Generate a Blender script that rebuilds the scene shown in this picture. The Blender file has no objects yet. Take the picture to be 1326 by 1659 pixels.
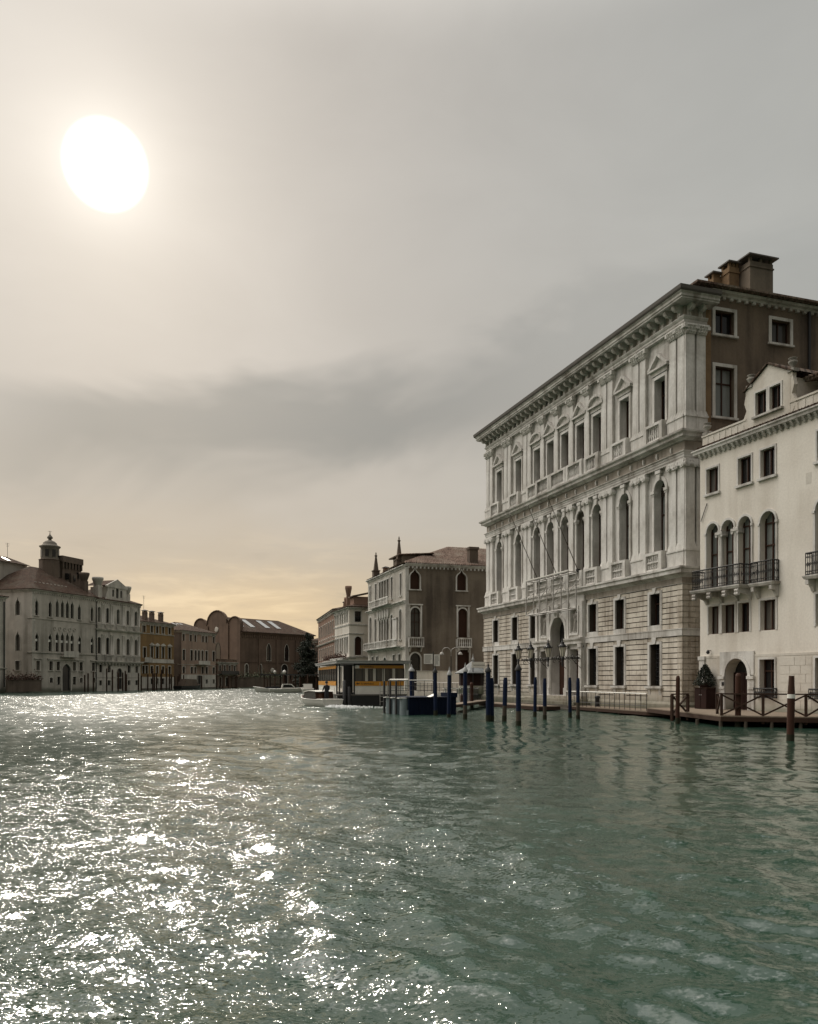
import bpy, math, random
import numpy as np
from mathutils import Vector, Matrix

R = math.radians
sc = bpy.context.scene
col = sc.collection
rnd = random.Random(7)

# ------------------------------------------------------------------ camera
CAM_H = 2.1
cam = bpy.data.cameras.new('camera')
cam.sensor_fit = 'HORIZONTAL'
cam.sensor_width = 36.0
cam.lens = 36.0 * 1330.0 / 1326.0
cam.shift_y = (1101.5 - 829.5) / 1326.0
cam.clip_start = 0.1
cam.clip_end = 3000
camo = bpy.data.objects.new('camera', cam)
camo.location = (0, 0, CAM_H)
camo.rotation_euler = (R(90), 0, 0)
col.objects.link(camo)
sc.camera = camo
sc.view_settings.view_transform = 'Standard'
sc.view_settings.look = 'None'
sc.view_settings.exposure = 0.0
sc.view_settings.gamma = 1.0
sc.render.film_transparent = False
sc.cycles.use_denoising = True
sc.cycles.denoising_prefilter = 'ACCURATE'
sc.cycles.max_bounces = 6
sc.cycles.glossy_bounces = 3
sc.cycles.diffuse_bounces = 3
sc.cycles.caustics_reflective = False
sc.cycles.caustics_refractive = False

SUN_AZ, SUN_EL = -20.3, 30.45
SUN_DIR = Vector((math.sin(R(SUN_AZ)) * math.cos(R(SUN_EL)), math.cos(R(SUN_AZ)) * math.cos(R(SUN_EL)), math.sin(R(SUN_EL))))


# ------------------------------------------------------------------ node maths
class NG:
    """small wrapper that writes node maths as expressions"""
    def __init__(s, nt):
        s.nt = nt
        nt.nodes.clear()

    def node(s, kind, **kw):
        n = s.nt.nodes.new(kind)
        for k, v in kw.items():
            setattr(n, k, v)
        return n

    def put(s, sock, v):
        if hasattr(v, 'links') or isinstance(v, bpy.types.NodeSocket):
            s.nt.links.new(v, sock)
        elif isinstance(v, (tuple, list)):
            sock.default_value = tuple(v) + ((1.0,) if len(v) == 3 and sock.type == 'RGBA' else ())
        else:
            sock.default_value = v

    def m(s, op, *a, clamp=False):
        n = s.node('ShaderNodeMath', operation=op, use_clamp=clamp)
        for i, v in enumerate(a):
            s.put(n.inputs[i], v)
        return n.outputs[0]

    def vm(s, op, *a):
        n = s.node('ShaderNodeVectorMath', operation=op)
        for i, v in enumerate(a):
            s.put(n.inputs[i], v)
        return n.outputs['Value'] if op in ('DOT_PRODUCT', 'LENGTH') else n.outputs[0]

    def rng(s, v, a, b, c=0.0, d=1.0, smooth=True):
        n = s.node('ShaderNodeMapRange', interpolation_type='SMOOTHSTEP' if smooth else 'LINEAR')
        for i, x in enumerate((v, a, b, c, d)):
            s.put(n.inputs[i], x)
        return n.outputs[0]

    def ramp(s, v, stops, interp='LINEAR'):
        n = s.node('ShaderNodeValToRGB')
        cr = n.color_ramp
        cr.interpolation = interp
        while len(cr.elements) < len(stops):
            cr.elements.new(0.5)
        for e, (p, c) in zip(cr.elements, stops):
            e.position = p
            e.color = tuple(c) + (1.0,) if len(c) == 3 else c
        s.put(n.inputs[0], v)
        return n.outputs[0]

    def mix(s, f, a, b, blend='MIX'):
        n = s.node('ShaderNodeMix', data_type='RGBA', blend_type=blend)
        s.put(n.inputs[0], f)
        s.put(n.inputs[6], a)
        s.put(n.inputs[7], b)
        return n.outputs[2]

    def noise(s, vec, scale, detail=4.0, rough=0.55, dist=0.0, out='Fac', **kw):
        n = s.node('ShaderNodeTexNoise', **kw)
        s.put(n.inputs['Vector'], vec)
        n.inputs['Scale'].default_value = scale
        n.inputs['Detail'].default_value = detail
        n.inputs['Roughness'].default_value = rough
        n.inputs['Distortion'].default_value = dist
        return n.outputs[out]

    def mapping(s, vec, scale=(1, 1, 1), loc=(0, 0, 0), rot=(0, 0, 0)):
        n = s.node('ShaderNodeMapping')
        s.put(n.inputs['Vector'], vec)
        n.inputs['Scale'].default_value = scale
        n.inputs['Location'].default_value = loc
        n.inputs['Rotation'].default_value = rot
        return n.outputs[0]

    def sep(s, v):
        n = s.node('ShaderNodeSeparateXYZ')
        s.put(n.inputs[0], v)
        return n.outputs

    def comb(s, x, y, z):
        n = s.node('ShaderNodeCombineXYZ')
        for i, v in enumerate((x, y, z)):
            s.put(n.inputs[i], v)
        return n.outputs[0]

    def vscale(s, v, f):
        n = s.node('ShaderNodeVectorMath', operation='SCALE')
        s.put(n.inputs[0], v)
        s.put(n.inputs[3], f)
        return n.outputs[0]


# ------------------------------------------------------------------ world: thin overcast with a veiled sun
world = bpy.data.worlds.new('World')
sc.world = world
world.use_nodes = True
g = NG(world.node_tree)
d = g.vm('NORMALIZE', g.node('ShaderNodeTexCoord').outputs['Generated'])
dx, dy, dz = g.sep(d)
DEG = 180 / math.pi
el = g.m('MULTIPLY', g.m('ARCSINE', dz), DEG)
az = g.m('MULTIPLY', g.m('ARCTAN2', dx, dy), DEG)
cosg = g.m('MINIMUM', g.vm('DOT_PRODUCT', d, tuple(SUN_DIR)), 0.9999999)
th = g.m('MULTIPLY', g.m('ARCCOSINE', cosg), DEG)
nv = g.noise(g.mapping(d, (3.2, 3.2, 7.5)), 1.0, 5.0, 0.55, 0.35)
nw = g.noise(g.mapping(d, (3.0, 3.0, 6.5), (3, 1, 2)), 1.0, 4.0, 0.55, 0.5)
nstreak = g.noise(g.mapping(d, (7, 7, 42), (1.2, 0, 0.4)), 1.0, 6.0, 0.6, 0.3)
elw = g.m('ADD', el, g.m('MULTIPLY', g.m('SUBTRACT', nv, 0.5), 7.0))
base = g.ramp(g.m('DIVIDE', elw, 90.0, clamp=True), [
    (0.0, (.62, .47, .30)), (.05, (.62, .485, .33)), (.085, (.53, .45, .35)), (.13, (.49, .44, .375)), (.19, (.485, .445, .395)),
    (.25, (.49, .455, .41)), (.33, (.485, .455, .415)), (.45, (.485, .455, .415)), (.62, (.44, .41, .375)), (1.0, (.42, .40, .38))])
# cooler and greyer towards the right
right = g.rng(az, -12.0, 26.0)
base = g.mix(right, base, g.mix(1.0, base, (.91, .965, .985), 'MULTIPLY'))
base = g.mix(g.m('MULTIPLY', right, g.rng(el, 30.0, 42.0)), base, g.mix(1.0, base, (.93, .93, .94), 'MULTIPLY'))
# broad dark cloud bank that climbs to the right
bc = g.m('ADD', 20.0, g.m('MULTIPLY', az, 0.155))
bd = g.m('SUBTRACT', g.m('ADD', el, g.m('MULTIPLY', g.m('SUBTRACT', nw, 0.5), 14.0)), bc)
bup = g.rng(bd, 0.2, 3.8, 1.0, 0.0)
blo = g.rng(bd, -7.0, -1.4, 0.0, 1.0)
band = g.m('MULTIPLY', bup, blo)
band = g.m('MULTIPLY', band, g.m('MULTIPLY', g.rng(az, -3.0, 15.0, 1.0, 0.25), g.rng(az, -31.0, -20.0, 0.25, 1.0)))
band = g.m('MULTIPLY', band, g.rng(nv, 0.25, 0.7, 0.75, 1.0))
base = g.mix(g.m('MULTIPLY', band, 0.80), base, g.mix(1.0, base, (.42, .47, .50), 'MULTIPLY'))
# general cloud mottling and thin streaks near the horizon
mot = g.m('ADD', 1.0, g.m('MULTIPLY', g.m('SUBTRACT', nv, 0.5), 0.34))
base = g.vscale(base, mot)
low = g.rng(el, 3.0, 12.0, 1.0, 0.0)
st = g.m('MULTIPLY', g.rng(nstreak, 0.5, 0.72), low)
base = g.mix(g.m('MULTIPLY', st, 0.6), base, (.82, .66, .45))
st2 = g.m('MULTIPLY', g.rng(nstreak, 0.30, 0.48, 1.0, 0.0), low)
base = g.mix(g.m('MULTIPLY', st2, 0.6), base, (.36, .31, .25))
# a brighter opening low over the far bank
ga = g.m('DIVIDE', g.m('ADD', az, 11.0), 9.0)
ge = g.m('DIVIDE', g.m('SUBTRACT', el, 4.2), 2.6)
open_ = g.m('POWER', 2.718, g.m('MULTIPLY', g.m('ADD', g.m('MULTIPLY', ga, ga), g.m('MULTIPLY', ge, ge)), -1.0))
base = g.vm('ADD', base, g.vscale((.17, .125, .055), g.m('MULTIPLY', open_, g.rng(nstreak, .3, .7, .4, 1.2))))
# the veiled sun: blown-out disc and its aureole
disc = g.rng(th, 1.6, 2.45, 1.0, 0.0)
core = g.rng(th, 0.0, 1.9, 1.0, 0.0)
aur = g.m('ADD', g.m('MULTIPLY', g.m('POWER', 2.718, g.m('MULTIPLY', th, -1 / 1.4)), .75),
          g.m('ADD', g.m('MULTIPLY', g.m('POWER', 2.718, g.m('MULTIPLY', th, -1 / 5.5)), .18),
              g.m('MULTIPLY', g.m('POWER', 2.718, g.m('MULTIPLY', th, -1 / 17.0)), .12)))
glow = g.vscale((1.0, .945, .85), aur)
skyc = g.vm('ADD', base, glow)
skyc = g.vm('ADD', skyc, g.vscale((1.0, .96, .88), g.m('ADD', g.m('MULTIPLY', disc, 2.2), g.m('MULTIPLY', core, 14.0))))
# unseen sky to the left boosted, added to light the palace front
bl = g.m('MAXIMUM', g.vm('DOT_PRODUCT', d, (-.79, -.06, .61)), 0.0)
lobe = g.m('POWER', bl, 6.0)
behind = g.rng(dy, -.5, .3, .48, 1.0)  # sky behind the camera dimmed to deepen contrast on faces towards us
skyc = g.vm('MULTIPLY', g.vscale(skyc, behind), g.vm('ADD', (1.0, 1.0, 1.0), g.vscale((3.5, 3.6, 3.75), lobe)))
# unseen sky overhead boosted too, added so the waves reflect brighter
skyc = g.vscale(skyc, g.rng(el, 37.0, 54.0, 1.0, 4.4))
below = g.rng(el, -6.0, -0.5, 0.25, 1.0)
skyc = g.vscale(skyc, below)
nish = g.node('ShaderNodeTexSky', sky_type='NISHITA', sun_disc=False)
nish.sun_elevation = R(SUN_EL)
nish.sun_rotation = R(SUN_AZ)
nish.air_density = 1.2
nish.dust_density = 3.0
bg1 = g.node('ShaderNodeBackground')
g.put(bg1.inputs[0], nish.outputs[0])
bg1.inputs[1].default_value = 0.06
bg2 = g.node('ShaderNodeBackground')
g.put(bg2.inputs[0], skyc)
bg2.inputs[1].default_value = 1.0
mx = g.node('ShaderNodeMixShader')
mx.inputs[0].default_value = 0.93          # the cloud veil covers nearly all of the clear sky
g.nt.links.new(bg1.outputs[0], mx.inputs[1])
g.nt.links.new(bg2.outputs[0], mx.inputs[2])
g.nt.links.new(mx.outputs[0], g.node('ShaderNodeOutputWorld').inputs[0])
world.cycles.sampling_method = 'MANUAL'
world.cycles.sample_map_resolution = 2048

sun = bpy.data.lights.new('sun', 'SUN')
sun.energy = 1.5
sun.angle = R(3.0)
sun.color = (1.0, .92, .80)
suno = bpy.data.objects.new('sun', sun)
suno.rotation_euler = SUN_DIR.to_track_quat('Z', 'Y').to_euler()
suno.location = (-60, 160, 100)
col.objects.link(suno)


# ------------------------------------------------------------------ materials
def new_mat(name):
    m = bpy.data.materials.new(name)
    m.use_nodes = True
    q = NG(m.node_tree)
    out = q.node('ShaderNodeOutputMaterial')
    bs = q.node('ShaderNodeBsdfPrincipled')
    q.nt.links.new(bs.outputs[0], out.inputs[0])
    return m, q, bs


def stucco(name, c, dirt, blotch=.25, streak=.6, scale=1.0, rough=.9, bump=.25, fine=9.0, amount=.5, damp=0.0):
    """plaster or stone with blotches, vertical rain streaks and fine grain"""
    m, q, bs = new_mat(name)
    oc = q.node('ShaderNodeTexCoord').outputs['Object']
    n1 = q.noise(oc, blotch * scale, 6, .6, .3)
    n2 = q.noise(q.mapping(oc, (1.3, 1.3, .09)), streak * scale, 5, .65, .2)
    n3 = q.noise(oc, fine * scale, 5, .7)
    f = q.m('ADD', q.m('MULTIPLY', q.rng(n1, .36, .68), .55), q.m('MULTIPLY', q.rng(n2, .42, .72), .65))
    f = q.m('MULTIPLY', f, amount, clamp=True)
    cc = q.mix(f, c, dirt)
    if damp:
        z = q.sep(oc)[2]
        w = q.m('MULTIPLY', q.rng(q.m('ADD', z, q.m('MULTIPLY', q.m('SUBTRACT', n1, .5), 1.2)), .25, damp, 1.0, 0.0), .8)
        cc = q.mix(w, cc, tuple(x * k for x, k in zip(dirt, (.28, .38, .27))))
    v = q.m('ADD', .80, q.m('MULTIPLY', n3, .4))
    cc = q.vscale(cc, v)
    q.put(bs.inputs['Base Color'], cc)
    q.put(bs.inputs['Roughness'], rough)
    bs.inputs['Specular IOR Level'].default_value = .25
    b = q.node('ShaderNodeBump')
    b.inputs['Strength'].default_value = bump
    b.inputs['Distance'].default_value = .03
    q.put(b.inputs['Height'], n3)
    q.nt.links.new(b.outputs[0], bs.inputs['Normal'])
    return m


def plain(name, c, rough=.5, var=.25, metal=0.0, spec=.5, scale=6.0):
    m, q, bs = new_mat(name)
    oc = q.node('ShaderNodeTexCoord').outputs['Object']
    n = q.noise(oc, scale, 5, .65)
    q.put(bs.inputs['Base Color'], q.mix(n, tuple(x * (1 - var) for x in c), tuple(min(1, x * (1 + var)) for x in c)))
    q.put(bs.inputs['Roughness'], q.m('ADD', rough - .08, q.m('MULTIPLY', n, .16)))
    bs.inputs['Metallic'].default_value = metal
    bs.inputs['Specular IOR Level'].default_value = spec
    return m


def wood(name, c, c2, rough=.75):
    m, q, bs = new_mat(name)
    oc = q.node('ShaderNodeTexCoord').outputs['Object']
    n = q.noise(q.mapping(oc, (9, 9, .7)), 1.5, 5, .7, .4)
    n2 = q.noise(oc, 1.1, 3, .6)
    cc = q.mix(n, c, c2)
    q.put(bs.inputs['Base Color'], q.vscale(cc, q.m('ADD', .7, q.m('MULTIPLY', n2, .6))))
    q.put(bs.inputs['Roughness'], rough)
    bs.inputs['Specular IOR Level'].default_value = .18 if rough > .5 else .5
    b = q.node('ShaderNodeBump')
    b.inputs['Strength'].default_value = .35
    b.inputs['Distance'].default_value = .02
    q.put(b.inputs['Height'], n)
    q.nt.links.new(b.outputs[0], bs.inputs['Normal'])
    return m


def glass(name, c=(.012, .012, .012), rough=.06, var=1.0):
    m, q, bs = new_mat(name)
    oc = q.node('ShaderNodeTexCoord').outputs['Object']
    info = q.node('ShaderNodeObjectInfo').outputs['Random']
    n = q.noise(q.mapping(oc, (2.5, 1, .5)), 1.4, 2, .5)
    q.put(bs.inputs['Base Color'], q.vscale(tuple(c), q.m('ADD', .4, q.m('MULTIPLY', q.m('ADD', n, info), var))))
    q.put(bs.inputs['Roughness'], rough)
    bs.inputs['Specular IOR Level'].default_value = .5
    b = q.node('ShaderNodeBump')
    b.inputs['Strength'].default_value = .05
    b.inputs['Distance'].default_value = .05
    q.put(b.inputs['Height'], q.noise(oc, 1.5, 1, .5))
    q.nt.links.new(b.outputs[0], bs.inputs['Normal'])
    return m


def tiles(name, c1, c2, lich=(.28, .24, .18)):
    """old barrel tiles: colour and bump; the courses follow the object's X axis"""
    m, q, bs = new_mat(name)
    oc = q.node('ShaderNodeTexCoord').outputs['Object']
    n = q.noise(oc, 5.0, 5, .7)
    n2 = q.noise(oc, .5, 4, .6)
    vor = q.node('ShaderNodeTexVoronoi')
    q.put(vor.inputs['Vector'], q.mapping(oc, (4.5, 4.5, 4.5)))
    vor.inputs['Scale'].default_value = 1.0
    cc = q.mix(q.rng(vor.outputs['Color'], .1, .9, smooth=False), c1, c2)
    cc = q.mix(q.m('MULTIPLY', q.rng(n2, .45, .7), .6), cc, lich)
    q.put(bs.inputs['Base Color'], q.vscale(cc, q.m('ADD', .6, q.m('MULTIPLY', n, .8))))
    q.put(bs.inputs['Roughness'], .95)
    bs.inputs['Specular IOR Level'].default_value = .08
    w = q.node('ShaderNodeTexWave', wave_type='BANDS', bands_direction='DIAGONAL')
    q.put(w.inputs['Vector'], q.mapping(oc, (1, 1, 0)))
    w.inputs['Scale'].default_value = 1.5
    b = q.node('ShaderNodeBump')
    b.inputs['Strength'].default_value = .8
    b.inputs['Distance'].default_value = .12
    q.put(b.inputs['Height'], w.outputs['Fac'])
    q.nt.links.new(b.outputs[0], bs.inputs['Normal'])
    return m


M = {}
M['istrian'] = stucco('istrian_stone', (.68, .66, .62), (.20, .175, .145), .35, 1.1, 1.0, .8, .35, 7.0, .88)
M['istrian_clean'] = stucco('istrian_stone_trim', (.71, .69, .65), (.24, .215, .18), .5, 1.5, 1.0, .8, .3, 8.0, .8)
M['frieze'] = stucco('dark_frieze_stone', (.36, .32, .27), (.13, .11, .09), .5, 1.6, 1.0, .9, .4, 8.0, .8)  # darker stone tone for the bands below the cornices
M['ashlar'] = stucco('ashlar_blocks', (.66, .605, .52), (.22, .175, .13), .55, 1.3, 1.0, .85, .4, 7.0, .9, damp=1.5)
M['ashlar_joint'] = stucco('grimy_joint_stone', (.085, .07, .055), (.035, .028, .022), .6, 1.2, 1.0, .95, .4, 7.0, .8)
M['stucco_brown'] = stucco('brown_stucco', (.195, .15, .11), (.06, .047, .037), .30, .55, 1.0, .95, .5, 6.0, .9)
M['stucco_ochre_edge'] = stucco('ochre_stucco', (.24, .16, .09), (.10, .065, .04), .5, .7, 1.0, .95, .5, 6.0, .8)
M['stucco_cream'] = stucco('cream_stucco', (.76, .715, .64), (.48, .425, .355), .28, .5, 1.0, .92, .14, 9.0, .6)
M['stucco_white'] = stucco('white_ashlar', (.62, .585, .52), (.38, .32, .25), .45, .8, 1.0, .9, .2, 8.0, .55, damp=1.2)
M['stucco_grey'] = stucco('grey_brown_stucco', (.215, .178, .138), (.08, .064, .05), .22, .42, 1.0, .95, .45, 5.0, .95)
M['brick_pink'] = stucco('pink_plaster', (.29, .185, .135), (.13, .085, .065), .35, .6, 1.0, .95, .4, 6.0, .8)
M['brick_church'] = stucco('brick_of_church', (.165, .115, .085), (.085, .06, .045), .30, .45, 1.0, .95, .5, 9.0, .8)
M['ochre'] = stucco('ochre_plaster', (.24, .15, .065), (.11, .075, .04), .4, .6, 1.0, .95, .3, 6.0, .7)
M['palepink'] = stucco('rosy_plaster', (.33, .235, .18), (.17, .125, .10), .4, .6, 1.0, .95, .3, 6.0, .7)
M['gothic_wall'] = stucco('pale_weathered_plaster', (.48, .44, .385), (.18, .163, .135), .3, .55, 1.0, .92, .3, 6.0, .75, damp=1.2)
M['gothic_stone'] = stucco('weathered_white_stone', (.55, .515, .455), (.19, .175, .155), .4, .7, 1.0, .88, .3, 6.0, .7)
M['tower_brick'] = stucco('dark_tower_brick', (.15, .115, .09), (.075, .058, .046), .4, .6, 1.0, .95, .5, 8.0, .8)
M['tower_stone'] = stucco('grey_tower_stone', (.24, .215, .18), (.10, .09, .075), .4, .7, 1.0, .9, .3, 6.0, .8)
M['paving'] = stucco('stone_paving', (.36, .33, .28), (.18, .16, .13), .4, .4, 1.0, .9, .3, 6.0, .6)
M['quay'] = stucco('wet_quay_stone', (.13, .115, .09), (.045, .04, .032), .6, .6, 1.0, .7, .5, 4.0, .9)
M['shutter'] = wood('dark_brown_wood', (.035, .017, .011), (.06, .028, .017), .6)
M['dark_wood'] = wood('tarred_wood', (.030, .016, .011), (.06, .034, .022), .75)
M['pole_brown'] = wood('brown_pole_wood', (.07, .030, .018), (.035, .016, .011), .7)
M['pole_bare'] = wood('bare_grey_wood', (.10, .08, .06), (.04, .032, .025), .85)
M['weed'] = wood('wet_green_weed', (.016, .020, .010), (.03, .028, .016), .6)
M['deck'] = wood('deck_planks', (.25, .20, .15), (.13, .10, .075), .8)
M['blue'] = plain('navy_paint', (.004, .0105, .034), .55, .35, 0.0, .18)
M['dockblue'] = plain('navy_hull_paint', (.0025, .0068, .021), .6, .4, 0.0, .15, scale=2.0)
M['black_iron'] = plain('black_iron', (.012, .012, .012), .5, .3, .0)
M['zinc'] = plain('weathered_zinc', (.36, .36, .35), .5, .25, .0, scale=2.0)
M['white_paint'] = plain('white_paint', (.74, .72, .66), .4, .12, scale=3.0)
M['steel'] = plain('galvanised_steel', (.40, .38, .35), .5, .2, .0, .3)
M['yellow'] = plain('yellow_panel', (.58, .25, .022), .45, .12, scale=1.5)
M['black_text'] = plain('black_lettering', (.03, .02, .012), .6, .1)
M['lead'] = plain('dull_lead', (.11, .10, .088), .7, .35, 0.0, .3, 2.0)
M['foam'] = plain('white_water_foam', (.62, .63, .61), .6, .2, scale=8.0)
M['slate'] = plain('grey_sheet_roof', (.15, .16, .16), .6, .3, 0.0, .3, 2.0)
M['glass_mid'] = glass('curtained_window_glass', (.06, .055, .048), .07, .9)
M['tile'] = tiles('terracotta_tiles', (.085, .055, .042), (.235, .17, .135), (.28, .25, .20))
M['tile_dark'] = tiles('dark_terracotta_tiles', (.05, .034, .027), (.105, .07, .052), (.11, .095, .075))
M['glass'] = glass('window_glass')
M['glass_pale'] = glass('pale_curtained_glass', (.15, .16, .15), .08, .8)
M['skylight'] = plain('wet_skylight_glass', (.34, .35, .35), .3, .1, .0, 1.0)
M['blind'] = wood('window_louvre', (.05, .035, .026), (.09, .065, .05), .7)
M['leaf_dark'] = plain('dark_conifer_needles', (.014, .020, .010), .8, .6, scale=1.5)
M['leaf'] = plain('dull_green_leaves', (.045, .055, .022), .8, .6, scale=1.5)
M['leaf_brown'] = plain('rusty_creeper_leaves', (.075, .035, .022), .8, .5, scale=1.5)
M['skin'] = plain('skin', (.42, .25, .17), .6, .1)
M['cloth'] = plain('dark_cloth', (.02, .02, .025), .9, .3)
M['redbox'] = wood('dark_red_boards', (.030, .011, .008), (.017, .008, .006), .6)
M['bronze'] = stucco('grey_statue_stone', (.36, .34, .30), (.12, .105, .09), 1.5, 2.0, 1.0, .8, .3, 9.0, .8)
M['lantern_glass'] = plain('frosted_lantern_glass', (.62, .58, .48), .25, .1, .0, .6)
M['boat_white'] = plain('boat_hull_paint', (.55, .53, .48), .3, .15, scale=1.2)
M['varnish'] = wood('varnished_mahogany', (.09, .035, .016), (.05, .02, .010), .25)
M['dark_hull'] = plain('black_hull_paint', (.012, .012, .013), .35, .3, scale=1.5)
M['slate_blue'] = plain('grey_blue_fender_paint', (.15, .185, .195), .6, .35, scale=3)


# ------------------------------------------------------------------ mesh builder
class MB:
    def __init__(s):
        s.v, s.f, s.sm = [], [], []

    def add(s, vs, fs, smooth=False):
        o = len(s.v)
        s.v += [tuple(p) for p in vs]
        s.f += [tuple(i + o for i in f) for f in fs]
        s.sm += [smooth] * len(fs)
        return s

    def box(s, x0, x1, y0, y1, z0, z1):
        return s.add([(x0, y0, z0), (x1, y0, z0), (x1, y1, z0), (x0, y1, z0), (x0, y0, z1), (x1, y0, z1), (x1, y1, z1), (x0, y1, z1)],
                     [(0, 3, 2, 1), (4, 5, 6, 7), (0, 1, 5, 4), (1, 2, 6, 5), (2, 3, 7, 6), (3, 0, 4, 7)])

    def prism(s, pts, axis, a, b):
        """closed outline pts extruded along axis from a to b; pts are (x,z) for 'y', (y,z) for 'x', (x,y) for 'z'"""
        mk = {'y': lambda p, t: (p[0], t, p[1]), 'x': lambda p, t: (t, p[0], p[1]), 'z': lambda p, t: (p[0], p[1], t)}[axis]
        n = len(pts)
        vs = [mk(p, a) for p in pts] + [mk(p, b) for p in pts]
        fs = [tuple(range(n)), tuple(range(2 * n - 1, n - 1, -1))]
        fs += [(i, i + n, (i + 1) % n + n, (i + 1) % n) for i in range(n)]
        return s.add(vs, fs)

    def lathe(s, cx, cy, prof, n=10, smooth=True, cap=True):
        vs, fs = [], []
        for r, z in prof:
            for k in range(n):
                a = 2 * math.pi * k / n
                vs.append((cx + r * math.cos(a), cy + r * math.sin(a), z))
        for i in range(len(prof) - 1):
            for k in range(n):
                fs.append((i * n + k, i * n + (k + 1) % n, (i + 1) * n + (k + 1) % n, (i + 1) * n + k))
        s.add(vs, fs, smooth)
        if cap:
            s.add([vs[k] for k in range(n)], [tuple(range(n - 1, -1, -1))])
            s.add([vs[(len(prof) - 1) * n + k] for k in range(n)], [tuple(range(n))])
        return s

    def tube(s, p, q, r, n=6, r2=None, cap=True):
        p, q = Vector(p), Vector(q)
        ax = q - p
        if ax.length < 1e-6:
            return s
        u = ax.cross(Vector((0, 0, 1)) if abs(ax.normalized().z) < .95 else Vector((1, 0, 0))).normalized()
        w = ax.normalized().cross(u)
        r2 = r if r2 is None else r2
        vs = []
        for c, rr in ((p, r), (q, r2)):
            for k in range(n):
                a = 2 * math.pi * (k + .5) / n
                vs.append(c + u * math.cos(a) * rr + w * math.sin(a) * rr)
        s.add(vs, [(k, (k + 1) % n, (k + 1) % n + n, k + n) for k in range(n)], n > 4)
        if cap:
            s.add(vs, [tuple(range(n - 1, -1, -1)), tuple(range(n, 2 * n))])
        return s

    def path(s, pts, r, n=6):
        for a, b in zip(pts, pts[1:]):
            s.tube(a, b, r, n)
        return s

    def sweep(s, pts, prof, closed=False):
        """moulding: profile (outward, z) carried along a plan path; outward is to the right of travel"""
        n = len(pts)
        vs, fs = [], []
        P = [Vector(p) for p in pts]
        for i in range(n):
            if closed or 0 < i < n - 1:
                a = (P[i] - P[i - 1]).normalized()
                b = (P[(i + 1) % n] - P[i]).normalized()
            elif i == 0:
                a = b = (P[1] - P[0]).normalized()
            else:
                a = b = (P[-1] - P[-2]).normalized()
            na, nb = Vector((a.y, -a.x)), Vector((b.y, -b.x))
            mi = (na + nb).normalized()
            k = 1 / max(.2, mi.dot(na))
            for o, z in prof:
                q = P[i] + mi * o * k
                vs.append((q.x, q.y, z))
        m = len(prof)
        for i in range(n if closed else n - 1):
            j = (i + 1) % n
            for k in range(m - 1):
                fs.append((i * m + k, j * m + k, j * m + k + 1, i * m + k + 1))
        s.add(vs, fs)
        if not closed:
            s.add(vs[:m], [tuple(range(m))])
            s.add(vs[-m:], [tuple(range(m - 1, -1, -1))])
        return s

    def wall(s, x0, x1, z0, z1, holes=(), y=0.0, depth=.3):
        """front wall at y with real openings and their reveals going back by depth"""
        xs = sorted({x0, x1} | {h['x0'] for h in holes} | {h['x1'] for h in holes})
        zs = sorted({z0, z1} | {h['z0'] for h in holes} | {h['z1'] for h in holes})
        xs = [x for x in xs if x0 - 1e-6 <= x <= x1 + 1e-6]
        zs = [z for z in zs if z0 - 1e-6 <= z <= z1 + 1e-6]
        for a, b in zip(xs, xs[1:]):
            for c, e in zip(zs, zs[1:]):
                mx_, mz = (a + b) / 2, (c + e) / 2
                if any(h['x0'] < mx_ < h['x1'] and h['z0'] < mz < h['z1'] for h in holes):
                    continue
                s.add([(a, y, c), (b, y, c), (b, y, e), (a, y, e)], [(0, 1, 2, 3)])
        for h in holes:
            arc = arc_pts(h)
            if arc:
                k = len(arc) // 2
                for i in range(len(arc) - 1):
                    cn = (h['x0'], h['z1']) if i < k else (h['x1'], h['z1'])
                    s.add([(cn[0], y, cn[1]), (arc[i][0], y, arc[i][1]), (arc[i + 1][0], y, arc[i + 1][1])], [(0, 1, 2)])
            per = outline(h)
            n = len(per)
            vs = [(p[0], y, p[1]) for p in per] + [(p[0], y + h.get('depth', depth), p[1]) for p in per]
            s.add(vs, [(i, (i + 1) % n, (i + 1) % n + n, i + n) for i in range(n)])
        return s

    def ring(s, h, w, y0, y1, foot=0.0, top=None):
        """surround of an opening: a frame of width w from y0 (front) to y1"""
        inn = [(h['x0'], h['z0'] - foot)] + (arc_pts(h) or [(h['x0'], h['z1']), (h['x1'], h['z1'])]) + [(h['x1'], h['z0'] - foot)]
        t = w if top is None else top
        cx = (h['x0'] + h['x1']) / 2
        arc = arc_pts(h)
        if arc:
            sx = (h['x1'] - h['x0'] + 2 * w) / (h['x1'] - h['x0'])
            rz = (h['z1'] - h['spring'] + t) / (h['z1'] - h['spring'])
            out = [(h['x0'] - w, h['z0'] - foot)] + [(cx + (p[0] - cx) * sx, h['spring'] + (p[1] - h['spring']) * rz) for p in arc] + [(h['x1'] + w, h['z0'] - foot)]
        else:
            out = [(h['x0'] - w, h['z0'] - foot), (h['x0'] - w, h['z1'] + t), (h['x1'] + w, h['z1'] + t), (h['x1'] + w, h['z0'] - foot)]
        n = len(inn)
        vs = [(p[0], y0, p[1]) for p in inn] + [(p[0], y0, p[1]) for p in out] + [(p[0], y1, p[1]) for p in inn] + [(p[0], y1, p[1]) for p in out]
        fs = []
        for i in range(n - 1):
            fs += [(i, i + 1, i + 1 + n, i + n), (i + n, i + 1 + n, i + 1 + 3 * n, i + 3 * n), (i + 2 * n, i + 1 + 2 * n, i + 1, i)]
        fs += [(0, n, 3 * n, 2 * n), (n - 1, 3 * n - 1, 4 * n - 1, 2 * n - 1)]
        return s.add(vs, fs)

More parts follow.
